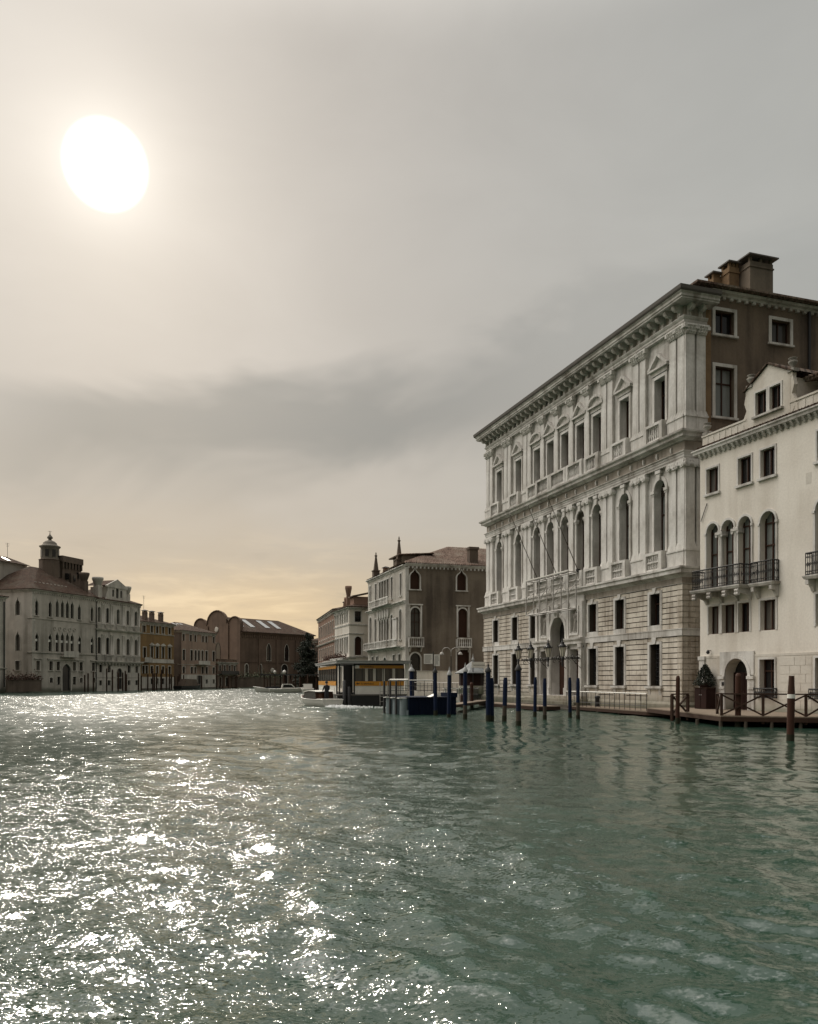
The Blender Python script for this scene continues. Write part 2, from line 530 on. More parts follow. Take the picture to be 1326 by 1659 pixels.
    def leaves(s, pts, size, rng, up=.3):
        for p in pts:
            a, b = rng.uniform(0, 6.283), rng.uniform(-.9, .9)
            u = Vector((math.cos(a) * math.cos(b), math.sin(a) * math.cos(b), math.sin(b)))
            w = u.cross(Vector((rng.uniform(-1, 1), rng.uniform(-1, 1), rng.uniform(-1, 1)))).normalized()
            k = size * rng.uniform(.6, 1.4)
            p = Vector(p)
            s.add([p - u * k, p + w * k * .5, p + u * k, p - w * k * .5], [(0, 1, 2, 3)])
        return s

    def mesh(s, name):
        me = bpy.data.meshes.new(name)
        me.from_pydata(s.v, [], s.f)
        me.polygons.foreach_set('use_smooth', s.sm)
        me.update()
        return me

    def build(s, name, mat, parent=None, loc=(0, 0, 0), rz=0.0):
        return put(name, s.mesh(name), mat, parent, loc, rz)


def put(name, me, mat, parent=None, loc=(0, 0, 0), rz=0.0):
    if mat is not None and not me.materials:
        me.materials.append(M[mat] if isinstance(mat, str) else mat)
    o = bpy.data.objects.new(name, me)
    o.location = loc
    o.rotation_euler = (0, 0, rz)
    if parent is not None:
        o.parent = parent
    col.objects.link(o)
    return o


def arc_pts(h, n=7):
    k = h.get('kind', 'rect')
    if k == 'rect':
        return None
    x0, x1, sp, zt = h['x0'], h['x1'], h['spring'], h['z1']
    w, cx, rise = x1 - x0, (x0 + x1) / 2, zt - sp
    left = []
    for i in range(n + 1):
        t = i / n
        if k == 'round':
            a = t * math.pi / 2
            left.append((cx - w / 2 * math.cos(a), sp + rise * math.sin(a)))
        elif k == 'point':
            a = t * math.pi / 3
            left.append((x0 + w * (1 - math.cos(a)), sp + rise * math.sin(a) / math.sin(math.pi / 3)))
        else:  # ogee
            a = t * math.pi / 2
            zz = .62 * math.sin(a) if t < .6 else .62 * math.sin(.6 * math.pi / 2) + (1 - .62 * math.sin(.6 * math.pi / 2)) * ((t - .6) / .4) ** 1.7
            left.append((cx - w / 2 * math.cos(a) ** 1.05 if t < 1 else cx, sp + rise * zz))
    return left + [(2 * cx - p[0], p[1]) for p in reversed(left[:-1])]


def outline(h):
    a = arc_pts(h)
    return [(h['x0'], h['z0'])] + (a or [(h['x0'], h['z1']), (h['x1'], h['z1'])]) + [(h['x1'], h['z0'])]


def H(c, w, z0, z1, kind='rect', spring=None, **kw):
    dct = dict(x0=c - w / 2, x1=c + w / 2, z0=z0, z1=z1, kind=kind, spring=spring if spring is not None else z1 - w / 2)
    dct.update(kw)
    return dct


def thing(name, label, cat, loc=(0, 0, 0), rz=0.0, group=None):
    o = bpy.data.objects.new(name, None)
    o.empty_display_size = .3
    o.location = loc
    o.rotation_euler = (0, 0, rz)
    o['label'] = label
    o['category'] = cat
    if group:
        o['group'] = group
    col.objects.link(o)
    return o


def tag(o, label, cat, group=None):
    o['label'] = label
    o['category'] = cat
    if group:
        o['group'] = group
    return o


def dup(root, loc=None, rz=None, label=None, group=None, parent='keep'):
    def rec(o, par):
        c = o.copy()
        col.objects.link(c)
        c.parent = par
        for ch in list(o.children):
            rec(ch, c)
        return c
    c = rec(root, root.parent if parent == 'keep' else parent)
    if loc is not None:
        c.location = loc
    if rz is not None:
        c.rotation_euler = (0, 0, rz)
    if label:
        c['label'] = label
    if group:
        c['group'] = group
    return c


class Face:
    """one face of a building: x to the right, y into the building, z up, seen from outside"""
    def __init__(s, root, ox=0.0, oy=0.0, rot=0.0):
        s.root, s.ox, s.oy, s.rot = root, ox, oy, R(rot)

    def at(s, x, y, z=0.0):
        c, sn = math.cos(s.rot), math.sin(s.rot)
        return (s.ox + c * x - sn * y, s.oy + sn * x + c * y, z)

    def part(s, name, mb, mat, x=0.0, y=0.0, z=0.0):
        return mb.build(name, mat, s.root, s.at(x, y, z), s.rot)

    def inst(s, name, me, mat, x=0.0, y=0.0, z=0.0):
        return put(name, me, mat, s.root, s.at(x, y, z), s.rot)

    def window(s, h, trim='istrian_clean', tw=.16, proud=.05, depth=.3, y=0.0, bars='cross', sill=True, gl='glass', top=None, frame='shutter', name='window'):
        """surround (the window itself) with its pane and its wooden frame as sub-parts; meshes are shared"""
        w, hh = h['x1'] - h['x0'], h['z1'] - h['z0']
        key = (round(w, 3), round(hh, 3), h['kind'], round(h['spring'] - h['z0'], 3), tw, proud, depth, bars, sill, top)
        if key not in WC:
            l = dict(x0=-w / 2, x1=w / 2, z0=0.0, z1=hh, kind=h['kind'], spring=h['spring'] - h['z0'])
            a = MB().ring(l, tw, -proud, .0, 0.0, top)
            if sill:
                a.box(-w / 2 - tw - .06, w / 2 + tw + .06, -proud - .09, .0, -.13, -.002)
            p = MB()
            p.add([(-w / 2 - .03, depth - .02, -.02), (w / 2 + .03, depth - .02, -.02), (w / 2 + .03, depth - .02, hh + .02), (-w / 2 - .03, depth - .02, hh + .02)], [(0, 1, 2, 3)])
            f = MB()
            if bars:
                t = min(.07, w * .07)
                yy0, yy1 = depth - .09, depth - .025
                f.box(-w / 2, -w / 2 + t, yy0, yy1, 0, hh)
                f.box(w / 2 - t, w / 2, yy0, yy1, 0, hh)
                f.box(-w / 2 + t, w / 2 - t, yy0, yy1, 0, t)
                f.box(-w / 2 + t, w / 2 - t, yy0, yy1, hh - t if h['kind'] == 'rect' else l['spring'] - t / 2, hh if h['kind'] == 'rect' else l['spring'] + t / 2)
                if 'c' in bars:
                    f.box(-t / 2, t / 2, yy0 + .004, yy1, t, hh - t)
                    if hh > 1.6:
                        zz = hh * .68 if h['kind'] == 'rect' else l['spring'] * .62
                        f.box(-w / 2 + t, -t / 2, yy0, yy1, zz, zz + t)
                        f.box(t / 2, w / 2 - t, yy0, yy1, zz, zz + t)
            WC[key] = (a.mesh('window'), p.mesh('pane'), f.mesh('frame') if bars else None)
        A, P, Fm = WC[key]
        o = bpy.data.objects.new(name, A)
        o.location = s.at((h['x0'] + h['x1']) / 2, y, h['z0'])
        o.rotation_euler = (0, 0, s.rot)
        o.parent = s.root
        col.objects.link(o)
        if gl == 'glass' and wrnd.random() < .28:
            gl = 'glass_mid'
        for nm, me, mt in ((name, A, trim), ('pane', P, gl), ('frame', Fm, frame)):
            if me is None:
                continue
            q = o
            if nm in ('pane', 'frame'):
                q = bpy.data.objects.new(nm, me)
                q.parent = o
                col.objects.link(q)
            if not me.materials:
                me.materials.append(None)
            q.material_slots[0].link = 'OBJECT'
            q.material_slots[0].material = M[mt]
        return o


WC = {}
wrnd = random.Random(21)


def baluster_mb(mb, x, y, z0, z1, r=.07, n=7):
    h = z1 - z0
    return mb.lathe(x, y, [(r * .8, z0), (r * .8, z0 + .08 * h), (r * .5, z0 + .16 * h), (r * 1.1, z0 + .38 * h), (r * .55, z0 + .66 * h), (r * .45, z0 + .82 * h), (r * .8, z0 + .92 * h), (r * .8, z1)], n, True, False)


def hip_roof(root, x0, x1, y0, y1, z, h, mat='tile', over=.4, name='roof', ridge_in=None, eave=.12):
    """hipped roof with a thin eave edge"""
    x0, x1, y0, y1 = x0 - over, x1 + over, y0 - over, y1 + over
    lx, ly = x1 - x0, y1 - y0
    k = min(lx, ly) / 2 if ridge_in is None else ridge_in
    if lx >= ly:
        a, b = (x0 + k, (y0 + y1) / 2), (x1 - k, (y0 + y1) / 2)
    else:
        a, b = ((x0 + x1) / 2, y0 + k), ((x0 + x1) / 2, y1 - k)
    m = MB()
    c = [(x0, y0), (x1, y0), (x1, y1), (x0, y1)]
    vs = [(p[0], p[1], z) for p in c] + [(p[0], p[1], z + eave) for p in c] + [(a[0], a[1], z + h), (b[0], b[1], z + h)]
    fs = [(0, 1, 5, 4), (1, 2, 6, 5), (2, 3, 7, 6), (3, 0, 4, 7), (3, 2, 1, 0)]
    if lx >= ly:
        fs += [(4, 5, 9, 8), (5, 6, 9), (6, 7, 8, 9), (7, 4, 8)]
    else:
        fs += [(4, 5, 8), (5, 6, 9, 8), (6, 7, 9), (7, 4, 8, 9)]
    m.add(vs, fs)
    return m.build(name, mat, root)


def shell(root, L, D, z1, mat, front=False, skip='', z0=-.6, name='wall'):
    m = MB()
    if front:
        m.add([(0, 0, z0), (L, 0, z0), (L, 0, z1), (0, 0, z1)], [(0, 1, 2, 3)])
    if 'r' not in skip:
        m.add([(L, 0, z0), (L, D, z0), (L, D, z1), (L, 0, z1)], [(0, 1, 2, 3)])
    if 'b' not in skip:
        m.add([(L, D, z0), (0, D, z0), (0, D, z1), (L, D, z1)], [(0, 1, 2, 3)])
    if 'l' not in skip:
        m.add([(0, D, z0), (0, 0, z0), (0, 0, z1), (0, D, z1)], [(0, 1, 2, 3)])
    m.add([(0, 0.35, z1 - .02), (L, 0.35, z1 - .02), (L, D, z1 - .02), (0, D, z1 - .02)], [(0, 1, 2, 3)])
    return m.build(name, mat, root)


def chimney(root, x, y, z0, z1, w, dpt, mat='stucco_grey', kind='flat', capmat='lead'):
    m = MB()
    if kind == 'flat':
        m.box(x - w / 2, x + w / 2, y - dpt / 2, y + dpt / 2, z0, z1 - .55)
        m.box(x - w / 2 - .05, x + w / 2 + .05, y - dpt / 2 - .05, y + dpt / 2 + .05, z1 - .9, z1 - .82)
        for sx in (-1, 1):
            for sy in (-1, 0, 1):
                m.box(x + sx * (w / 2 - .12) - .08, x + sx * (w / 2 - .12) + .08, y + sy * (dpt / 2 - .1) - .08, y + sy * (dpt / 2 - .1) + .08, z1 - .55, z1 - .28)
        c = m.build('chimney', mat, root)
        k = MB()
        e = .24 if w > 1 else .12
        b = [(x - w / 2 - e, y - dpt / 2 - e), (x + w / 2 + e, y - dpt / 2 - e), (x + w / 2 + e, y + dpt / 2 + e), (x - w / 2 - e, y + dpt / 2 + e)]
        k.add([(p[0], p[1], z1 - .28) for p in b] + [(p[0], p[1], z1 - .2) for p in b] + [(x, y, z1)], [(3, 2, 1, 0), (0, 1, 5, 4), (1, 2, 6, 5), (2, 3, 7, 6), (3, 0, 4, 7), (4, 5, 8), (5, 6, 8), (6, 7, 8), (7, 4, 8)])
        k.build('chimney_cap', capmat, c)
    else:  # Venetian inverted cone
        m.box(x - w / 2, x + w / 2, y - dpt / 2, y + dpt / 2, z0, z1 - 1.5)
        c = m.build('chimney', mat, root)
        k = MB().lathe(x, y, [(w * .55, z1 - 1.5), (w * .75, z1 - .9), (w * .95, z1 - .35), (w * .95, z1), (w * .7, z1)], 12, True)
        k.build('chimney_pot', mat, c)
    return c


# ------------------------------------------------------------------ water: one sheet of real waves
def wave_field():
    rs = np.random.RandomState(11)
    W = []
    for i in range(90):
        lam = 0.26 * (7.0 / 0.26) ** rs.rand()
        main = R(205) if lam > 1.5 else R(215)
        ang = main + rs.normal(0, .62 if lam > 1.2 else .95)
        amp = .0021 * lam ** 0.75 * (0.6 + .8 * rs.rand())
        amp *= 1.5 if lam < 1.1 else (.55 if lam > 2.2 else 1.0)
        W.append((lam, ang, amp, rs.rand() * 6.283))
    # the wash of a passing boat
    for lam, ang, amp in ((2.1, R(250), .013), (2.9, R(238), .018), (1.6, R(262), .009), (2.4, R(140), .010)):
        W.append((lam, ang, amp, rs.rand() * 6.283))
    return W


def water_mesh():
    r = [2.2]
    while r[-1] < 300:
        r.append(r[-1] * 1.0072 + .002)
    r = np.array(r + [420, 700, 1200, 2200])
    a1 = np.linspace(-40, 40, 620)
    a = np.concatenate([np.linspace(-180, -41, 60), a1, np.linspace(41, 179, 59)])
    nr, na = len(r), len(a)
    A, Rr = np.meshgrid(np.radians(a), r)
    X, Y = Rr * np.sin(A), Rr * np.cos(A)
    Z = np.zeros_like(X)
    DX = np.zeros_like(X)
    DY = np.zeros_like(X)
    dr = np.gradient(r)[:, None] * np.ones_like(X)
    da = Rr * np.radians(np.gradient(a))[None, :]
    sp = np.maximum(dr, da)
    patch = .75 + .5 * (np.sin(X * .31 + 1.3 * np.sin(Y * .17)) * np.sin(Y * .23 + .8 * np.sin(X * .21)))
    for lam, ang, amp, ph in wave_field():
        k = 2 * np.pi / lam
        fade = np.clip((lam / sp - 2.6) / 2.5, 0, 1)
        t = k * (X * np.sin(ang) + Y * np.cos(ang)) + ph + .35 * np.sin(.35 * X + .21 * Y + ph)
        s_ = np.sin(t)
        qx = amp * fade * patch * np.cos(t) * .9
        DX += qx * np.sin(ang)
        DY += qx * np.cos(ang)
        Z += amp * fade * patch * (s_ + .28 * np.sin(2 * t + 1.57) * (lam > .7))
    Z[-4:] = 0
    co = np.stack([X + DX, Y + DY, Z], -1).reshape(-1, 3)
    co = np.vstack([co, [[0, 0, 0]]])
    i, j = np.meshgrid(np.arange(nr - 1), np.arange(na), indexing='ij')
    j2 = (j + 1) % na
    q = np.stack([i * na + j, (i + 1) * na + j, (i + 1) * na + j2, i * na + j2], -1).reshape(-1, 4)[:, ::-1]
    me = bpy.data.meshes.new('water')
    nq = len(q)
    me.vertices.add(len(co))
    me.vertices.foreach_set('co', co.astype(np.float32).ravel())
    tri = np.stack([np.full(na, len(co) - 1), np.arange(na), (np.arange(na) + 1) % na], -1)[:, ::-1]
    me.loops.add(nq * 4 + na * 3)
    me.loops.foreach_set('vertex_index', np.concatenate([q.ravel(), tri.ravel()]).astype(np.int32))
    me.polygons.add(nq + na)
    me.polygons.foreach_set('loop_start', np.concatenate([np.arange(nq) * 4, nq * 4 + np.arange(na) * 3]).astype(np.int32))
    me.polygons.foreach_set('use_smooth', np.ones(nq + na, dtype=bool))
    me.update(calc_edges=True)
    me.validate()
    return me


def water_material():
    m, q, bs = new_mat('canal_water')
    geo = q.node('ShaderNodeNewGeometry')
    pos = geo.outputs['Position']
    # fine ripples tilt the surface: slopes from two noise fields
    n1 = q.noise(q.mapping(pos, (1.0, 1.35, 1.0)), 2.6, 3, .6, .4, out='Color')
    n2 = q.noise(q.mapping(pos, (1.0, 1.4, 1.0), (7, 3, 1)), 8.0, 3, .6, .3, out='Color')
    gust = q.rng(q.noise(pos, .09, 3, .5), .3, .7, .65, 1.25)
    s1 = q.vm('SUBTRACT', n1, (.5, .5, .5))
    s2 = q.vm('SUBTRACT', n2, (.5, .5, .5))
    n0 = q.noise(q.mapping(pos, (1.0, 1.2, 1.0), (2, 9, 4)), .9, 3, .65, .5, out='Color')
    s0 = q.vm('SUBTRACT', n0, (.5, .5, .5))
    n4 = q.noise(q.mapping(pos, (1.0, 1.3, 1.0), (5, 2, 8)), 21.0, 2, .6, .2, out='Color')
    s4 = q.vm('SUBTRACT', n4, (.5, .5, .5))
    dist = q.vm('LENGTH', pos)
    far = q.rng(dist, 18.0, 70.0)
    near = q.rng(dist, 8.0, 35.0, 1.0, 0.0)
    sl = q.vm('ADD', q.vscale(s1, .46), q.vscale(s2, .34))
    sl = q.vm('ADD', sl, q.vscale(s0, q.m('MULTIPLY', far, .95)))
    # the palaces shelter the right-hand water: fewer fine ripples there
    px, py, pz = q.sep(pos)
    edge = q.m('ADD', q.m('SUBTRACT', px, q.m('MULTIPLY', py, .12)), q.m('MULTIPLY', q.m('SUBTRACT', q.noise(pos, .22, 4, .6), .5), 9.0))
    lee = q.rng(edge, -2.5, 3.0, 1.0, .4)
    sl = q.vm('ADD', sl, q.vscale(s4, q.m('MULTIPLY', near, q.m('MULTIPLY', lee, 1.05))))
    sl = q.vscale(sl, q.rng(edge, -3.0, 4.0, 1.0, .8))
    ln = q.vm('LENGTH', q.vm('MULTIPLY', sl, (1, 1, 0)))
    sl = q.vscale(sl, q.m('MULTIPLY', gust, q.m('ADD', .30, q.m('MULTIPLY', q.m('MULTIPLY', ln, ln), 75.0))))
    sl = q.vm('MULTIPLY', sl, (1, 1, 0))
    nrm = q.vm('NORMALIZE', q.vm('ADD', geo.outputs['Normal'], sl))
    q.nt.links.new(nrm, bs.inputs['Normal'])
    n3 = q.noise(pos, .22, 3, .5)
    z = q.sep(pos)[2]
    cc = q.mix(n3, (.017, .041, .027), (.023, .054, .037))
    cc = q.mix(q.rng(z, .02, .16), cc, (.048, .118, .086))  # wave crests coloured lighter, imitating light coming through them
    q.put(bs.inputs['Base Color'], cc)
    q.put(bs.inputs['Roughness'], q.rng(dist, 14.0, 60.0, .10, .225))
    bs.inputs['IOR'].default_value = 1.75
    return m


M['water'] = water_material()
wo = put('water', water_mesh(), 'water')
wo['kind'] = 'structure'


# ------------------------------------------------------------------ land behind the quays
def land(name, pts, z, mat, zb=-1.2):
    o = MB().prism(pts, 'z', zb, z).build(name, mat)
    o['kind'] = 'structure'
    return o


GX, GY, GA = 6.892, 75.747, R(-71.85)          # far end of the big palace, its front runs towards us


def gworld(x, y, z=0.0):
    c, s = math.cos(GA), math.sin(GA)
    return (GX + c * x - s * y, GY + s * x + c * y, z)


land('quay', [gworld(-.2, .1)[:2], gworld(31.0, .1)[:2], gworld(31.0, 40)[:2], gworld(-.2, 40)[:2]], .12, 'quay')
land('square', [(6.55, 76.2), (60, 96), (40, 150), (-4.6, 112.5), (-.9, 97.6)], .8, 'paving')
land('far_quay', [(-5.6, 112.2), (-8.9, 117.5), (-13, 128), (-19, 152), (-24, 186), (-28, 238), (-47, 226), (-46, 199), (-62.9, 137), (-75, 106), (-160, 130), (-130, 400), (160, 420), (90, 150)], .35, 'quay')


# ------------------------------------------------------------------ the big white palace
def big_palace():
    L = 29.2
    C = [2.7, 6.6, 10.03, 12.3, 14.6, 16.9, 19.17, 22.6, 26.5]
    root = thing('palace', 'large white stone palace with two rows of tall windows above a rusticated ground floor', 'palace', (GX, GY, 0), GA)
    F = Face(root)
    S = Face(root, 28.95, 0, 90)          # brown side wall that faces us
    # ground floor: backing walls with openings
    low = [c for c in C if c < 10.5 or c > 18.5]
    gh = [H(c, 1.06, 1.74, 4.28, depth=.42) for c in low]
    mh = [H(c, 1.06, 5.46, 7.39, depth=.42) for c in low]
    for a, b in ((0, 10.95), (18.25, L - .03)):
        hs = [h for h in gh + mh if a < h['x0'] < b]
        F.part('wall', MB().wall(a, b, .0, 8.2, hs, .085, .4), 'ashlar_joint')
    for h in gh:
        w = F.window(h, 'istrian', .2, .115, .42, .085, None, False, 'glass', .16)
        gr = MB()
        for k in range(1, 6):
            xx = -.53 + 1.06 * k / 6
            gr.tube((xx, .3, .02), (xx, .3, 2.5), .018, 5)
        for k in range(1, 9):
            gr.box(-.53, .53, .285, .315, k * .28, k * .28 + .03)
        gr.build('grille', 'black_iron', w)
        MB().prism([(-.14, 2.56), (.14, 2.56), (.24, 2.96), (-.24, 2.96)], 'y', -.17, 0).build('keystone', 'istrian', w)
        sl = MB().box(-.85, .85, -.26, -.002, -.17, -.03).box(-.75, .75, -.2, -.002, -.24, -.17)
        for sx in (-.55, .55):
            sl.prism([(-.16, -.24), (-.02, -.24), (-.02, -.62), (-.09, -.6)], 'x', sx - .12, sx + .12)
        sl.build('sill', 'istrian', w)
    for c in low:
        F.part('apron', MB().box(c - .73, c + .73, .0, .05, .79, 1.5), 'ashlar')
        F.part('apron', MB().box(c - .73, c + .73, -.01, .05, 5.135, 5.455), 'istrian')
        F.part('apron', MB().box(c - .73, c + .73, .012, .05, 4.45, 4.69).box(c - .73, c + .73, .012, .05, 7.56, 7.735), 'ashlar')
    for h in mh:
        w = F.window(h, 'istrian', .2, .115, .42, .085, 'c', False, 'glass', .16)
        MB().prism([(-.12, 1.95), (.12, 1.95), (.18, 2.28), (-.18, 2.28)], 'y', -.16, 0).build('keystone', 'istrian', w)
    # rusticated blocks laid course by course
    rr = random.Random(3)
    side = MB()
    edges = [0.0]
    for c in low:
        edges += [c - .73, c + .73]
    segs = [(0, low[0] - .74), (low[0] + .74, low[1] - .74), (low[1] + .74, low[2] - .74), (low[2] + .74, 10.93), (18.27, low[3] - .74), (low[3] + .74, low[4] - .74), (low[4] + .74, low[5] - .74), (low[5] + .74, L)]
    for z0, n in ((.79, 12), (5.14, 8)):
        for a, b in segs:
            blk = MB()
            for k in range(n):
                za = z0 + k * .3255
                zb = za + .3255 - .055
                nb = max(1, round((b - a) / .95))
                off = .5 if k % 2 else 0
                cuts = [a] + [a + (b - a) * (j + off) / nb for j in range(1 if off == 0 else 0, nb)] + [b]
                cuts = sorted(set(round(q, 3) for q in cuts))
                for p, q in zip(cuts, cuts[1:]):
                    if q - p < .08:
                        continue
                    dd = rr.uniform(-.008, .008)
                    x1 = q - .012 if q < L - .01 else L
                    blk.box(p + .014, x1, dd, .09, za, zb)
            F.part('stone_panel', blk, 'ashlar')
        side = MB()
        for k in range(n):
            za = z0 + k * .3255
            zb = za + .3255 - .055
            cuts = [0, .45 + (.5 if k % 2 else 0), 1.25 + (.2 if k % 2 else 0), 1.75]
            for p, q in zip(cuts, cuts[1:]):
                side.box(max(p + .012, .061), q - .012, -.25, .05, za, zb)
        S.part('quoin', side, 'ashlar')
    S.part('wall', MB().box(.062, 1.8, -.2, .3, -.2, 8.2), 'ashlar')
    # plinth, string band, first cornice (all turn the near corner)
    pth = [(0, 4), (0, 0), (10.9, 0)]
    pth2 = [(18.3, 0), (L, 0), (L, 1.75)]
    for p in (pth, pth2):
        F.part('plinth', MB().sweep(p, [(0, -.6), (.16, -.6), (.16, .62), (.06, .78), (.0, .785)]), 'ashlar')
        F.part('string_course', MB().sweep(p, [(0, 4.695), (.07, 4.7), (.07, 5.06), (.1, 5.07), (.1, 5.125), (0, 5.13)]), 'istrian')
    full = [(-.0, 5), (0, 0), (L, 0), (L, 1.75)]
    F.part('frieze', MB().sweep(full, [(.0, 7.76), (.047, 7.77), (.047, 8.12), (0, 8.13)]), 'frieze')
    F.part('cornice', MB().sweep(full, [(0, 7.74), (.04, 7.745), (.04, 8.14), (.12, 8.2), (.2, 8.28), (.42, 8.34), (.42, 8.56), (.5, 8.6), (.5, 8.72), (0, 8.735)]), 'istrian')
    # pedestal zone and upper walls (set back behind the pilasters)
    U = .42
    a1 = [H(c, 1.14, 9.95, 14.45, 'round', 13.82, depth=.55) for c in C]
    F.part('wall', MB().wall(.12, L - .25, 8.7, 15.1, a1, U, .55), 'istrian')
    a2 = [H(c, 1.1, 17.75, 20.74, depth=.55) for c in C]
    F.part('wall', MB().wall(.12, L - .25, 16.6, 24.7, a2, U, .55), 'istrian')
    S.part('wall', MB().box(.43, 1.7, -.06, .3, 8.7, 15.1).box(.43, 1.7, -.06, .3, 16.6, 24.7), 'istrian')
    F.part('wall', MB().box(.1, .11, .43, 6, 8.7, 24.7), 'istrian')
    # pilasters: Ionic below, Corinthian above, each with its pedestal and capital
    def pilaster(zb, zped, zbase, zs, zc, cor, wd=.62, dp=.22):
        m = MB().box(-wd / 2, wd / 2, -dp, 0, zbase, zs)
        for k, (e, ha, hb) in enumerate(((.09, 0, .4), (.06, .4, .75), (.03, .75, 1.0))):
            m.box(-wd / 2 - e, wd / 2 + e, -dp - e, 0, zped + (zbase - zped) * ha, zped + (zbase - zped) * hb - .003)
        pd = MB().box(-wd / 2 - .07, wd / 2 + .07, -dp - .1, 0, zb, zped - .12).box(-wd / 2 - .12, wd / 2 + .12, -dp - .15, 0, zped - .118, zped - .003)
        pd.box(-wd / 2 - .11, wd / 2 + .11, -dp - .13, 0, zb, zb + .15)
        cp = MB()
        if cor:
            h = zc - zs
            cp.add([(-wd / 2 - .02, -dp - .02, zs), (wd / 2 + .02, -dp - .02, zs), (wd / 2 + .13, -dp - .13, zc - .1), (-wd / 2 - .13, -dp - .13, zc - .1), (-wd / 2 - .02, 0, zs), (wd / 2 + .02, 0, zs), (wd / 2 + .13, 0, zc - .1), (-wd / 2 - .13, 0, zc - .1)],
                   [(0, 1, 2, 3), (1, 5, 6, 2), (4, 0, 3, 7)])
            cp.box(-wd / 2 - .16, wd / 2 + .16, -dp - .16, 0, zc - .098, zc)
            for row, zz in ((0, .14), (1, .42), (2, .68)):
                for k in range(4 - row % 2):
                    xx = (-.5 + (k + .5) / (4 - row % 2)) * wd * 1.1
                    e = .02 + .11 * zz
                    cp.prism([(-dp - e - .02, zs + zz * h - .08), (-dp - e - .13, zs + zz * h + .06), (-dp - e - .07, zs + zz * h + .12), (-dp - e + .03, zs + zz * h + .02)], 'x', xx - .065, xx + .065)
            for sx in (-1, 1):
                cp.prism([(sx * (wd / 2 + .02), zc - .32), (sx * (wd / 2 + .2), zc - .3), (sx * (wd / 2 + .22), zc - .1), (sx * (wd / 2 + .02), zc - .12)][::sx], 'y', -dp - .2, -dp + .02)
        else:
            cp.box(-wd / 2 - .12, wd / 2 + .12, -dp - .14, 0, zc - .11, zc)
            cp.box(-wd / 2 - .02, wd / 2 + .02, -dp - .05, 0, zs, zs + .09)
            cp.box(-wd / 2, wd / 2, -dp - .07, 0, zs + .09, zc - .113)
            for sx in (-1, 1):
                for r in (.19, .10):
                    n = 12
                    pts = [(sx * (wd / 2 - .02) + r * math.cos(2 * math.pi * i / n), zc - .27 + r * math.sin(2 * math.pi * i / n)) for i in range(n)]
                    cp.prism(pts, 'y', -dp - (.17 if r > .15 else .2), -.02)
            cp.box(-.08, .08, -dp - .15, -dp - .07, zs + .12, zc - .115)
        return pd.mesh('pilaster'), m.mesh('shaft'), cp.mesh('capital')

    P1 = pilaster(8.73, 9.8, 10.2, 14.62, 15.06, False)
    P2 = pilaster(16.69, 17.66, 17.95, 22.4, 23.0, True)
    half = [.42, 1.2, 4.3, 5.06, 8.12, 8.88, 11.17, 13.45]
    xs = half + [L - x for x in half]

    def put_pil(face, P, x, y):
        a = face.inst('pilaster', P[0], 'istrian_clean', x, y)
        for nm, me in (('shaft', P[1]), ('capital', P[2])):
            put(nm, me, 'istrian_clean', a)
    for P in (P1, P2):
        for x in xs:
            put_pil(F, P, x, U)
        for y in (.53, 1.3):
            put_pil(S, P, y, -.06)
    # entablature between the floors
    e1 = [(.1, 5), (.1, .2), (L - .08, .2), (L - .08, 1.75)]
    F.part('architrave', MB().sweep(e1, [(-.3, 15.06), (.03, 15.062), (.03, 15.2), (.06, 15.21), (.06, 15.36), (.09, 15.37), (.09, 15.48), (.16, 15.52), (.16, 15.56), (-.08, 15.562), (-.08, 16.18), (.06, 16.2), (.12, 16.28), (.36, 16.34), (.36, 16.5), (.5, 16.58), (.52, 16.69), (-.3, 16.70)]), 'istrian')
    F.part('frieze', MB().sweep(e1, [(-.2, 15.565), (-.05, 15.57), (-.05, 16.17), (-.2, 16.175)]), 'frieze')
    st = MB().prism([(.25, 15.66), (.14, 15.7), (.11, 15.86), (.14, 16.02), (.25, 16.06)], 'x', -.05, .05).mesh('relief_stud')
    x = .9
    while x < L - .5:
        F.inst('relief_stud', st, 'istrian', x)
        x += 1.42
    # windows of the two main floors
    for i, h in enumerate(a1):
        w = F.window(h, 'istrian_clean', .2, .09, .55, U, 'c', False, 'glass_pale' if i in (7, 8, 5) else 'glass', .22)
        MB().prism([(-.13, 4.42), (.13, 4.42), (.2, 5.02), (-.2, 5.02)], 'y', -.2, 0).box(-.26, .26, -.24, 0, 4.86, 5.06).build('keystone', 'istrian_clean', w)
        for sx in (-1, 1):
            a, b = sorted((sx * .52, sx * .84))
            MB().box(a - .03, b + .03, -.17, .12, 3.72, 3.9).box(a, b, -.12, .1, 3.6, 3.72).build('impost', 'istrian_clean', w)
        bl = MB()
        for k in range(9):
            bl.box(-.55, .55, .42, .46, 3.6 + k * .1, 3.66 + k * .1)
        bl.build('louvre', 'blind', w)
    for i, h in enumerate(a2):
        w = F.window(h, 'istrian_clean', .2, .08, .55, U, 'c', False, 'glass', .2)
        MB().box(-.8, .8, -.12, 0, 3.24, 3.5).box(-1.0, 1.0, -.3, 0, 3.5, 3.62).build('lintel', 'istrian_clean', w)
        m = MB()
        zt, hh, ww, t = 3.622, .92, 1.02, .16
        if i in (2, 4, 6):
            n = 12
            arc = [(-ww * math.cos(math.pi * k / n), zt + hh * .78 * math.sin(math.pi * k / n)) for k in range(n + 1)]
            arc2 = [(p[0] * (1 - t), zt + (p[1] - zt) * (1 - 1.4 * t)) for p in arc]
        else:
            arc = [(-ww, zt), (-ww, zt + .06), (0, zt + hh), (ww, zt + .06), (ww, zt)]
            arc2 = [(-ww + .25, zt + .01), (-ww + .24, zt + .012), (0, zt + hh - .22), (ww - .24, zt + .012), (ww - .25, zt + .01)]
        n = len(arc)
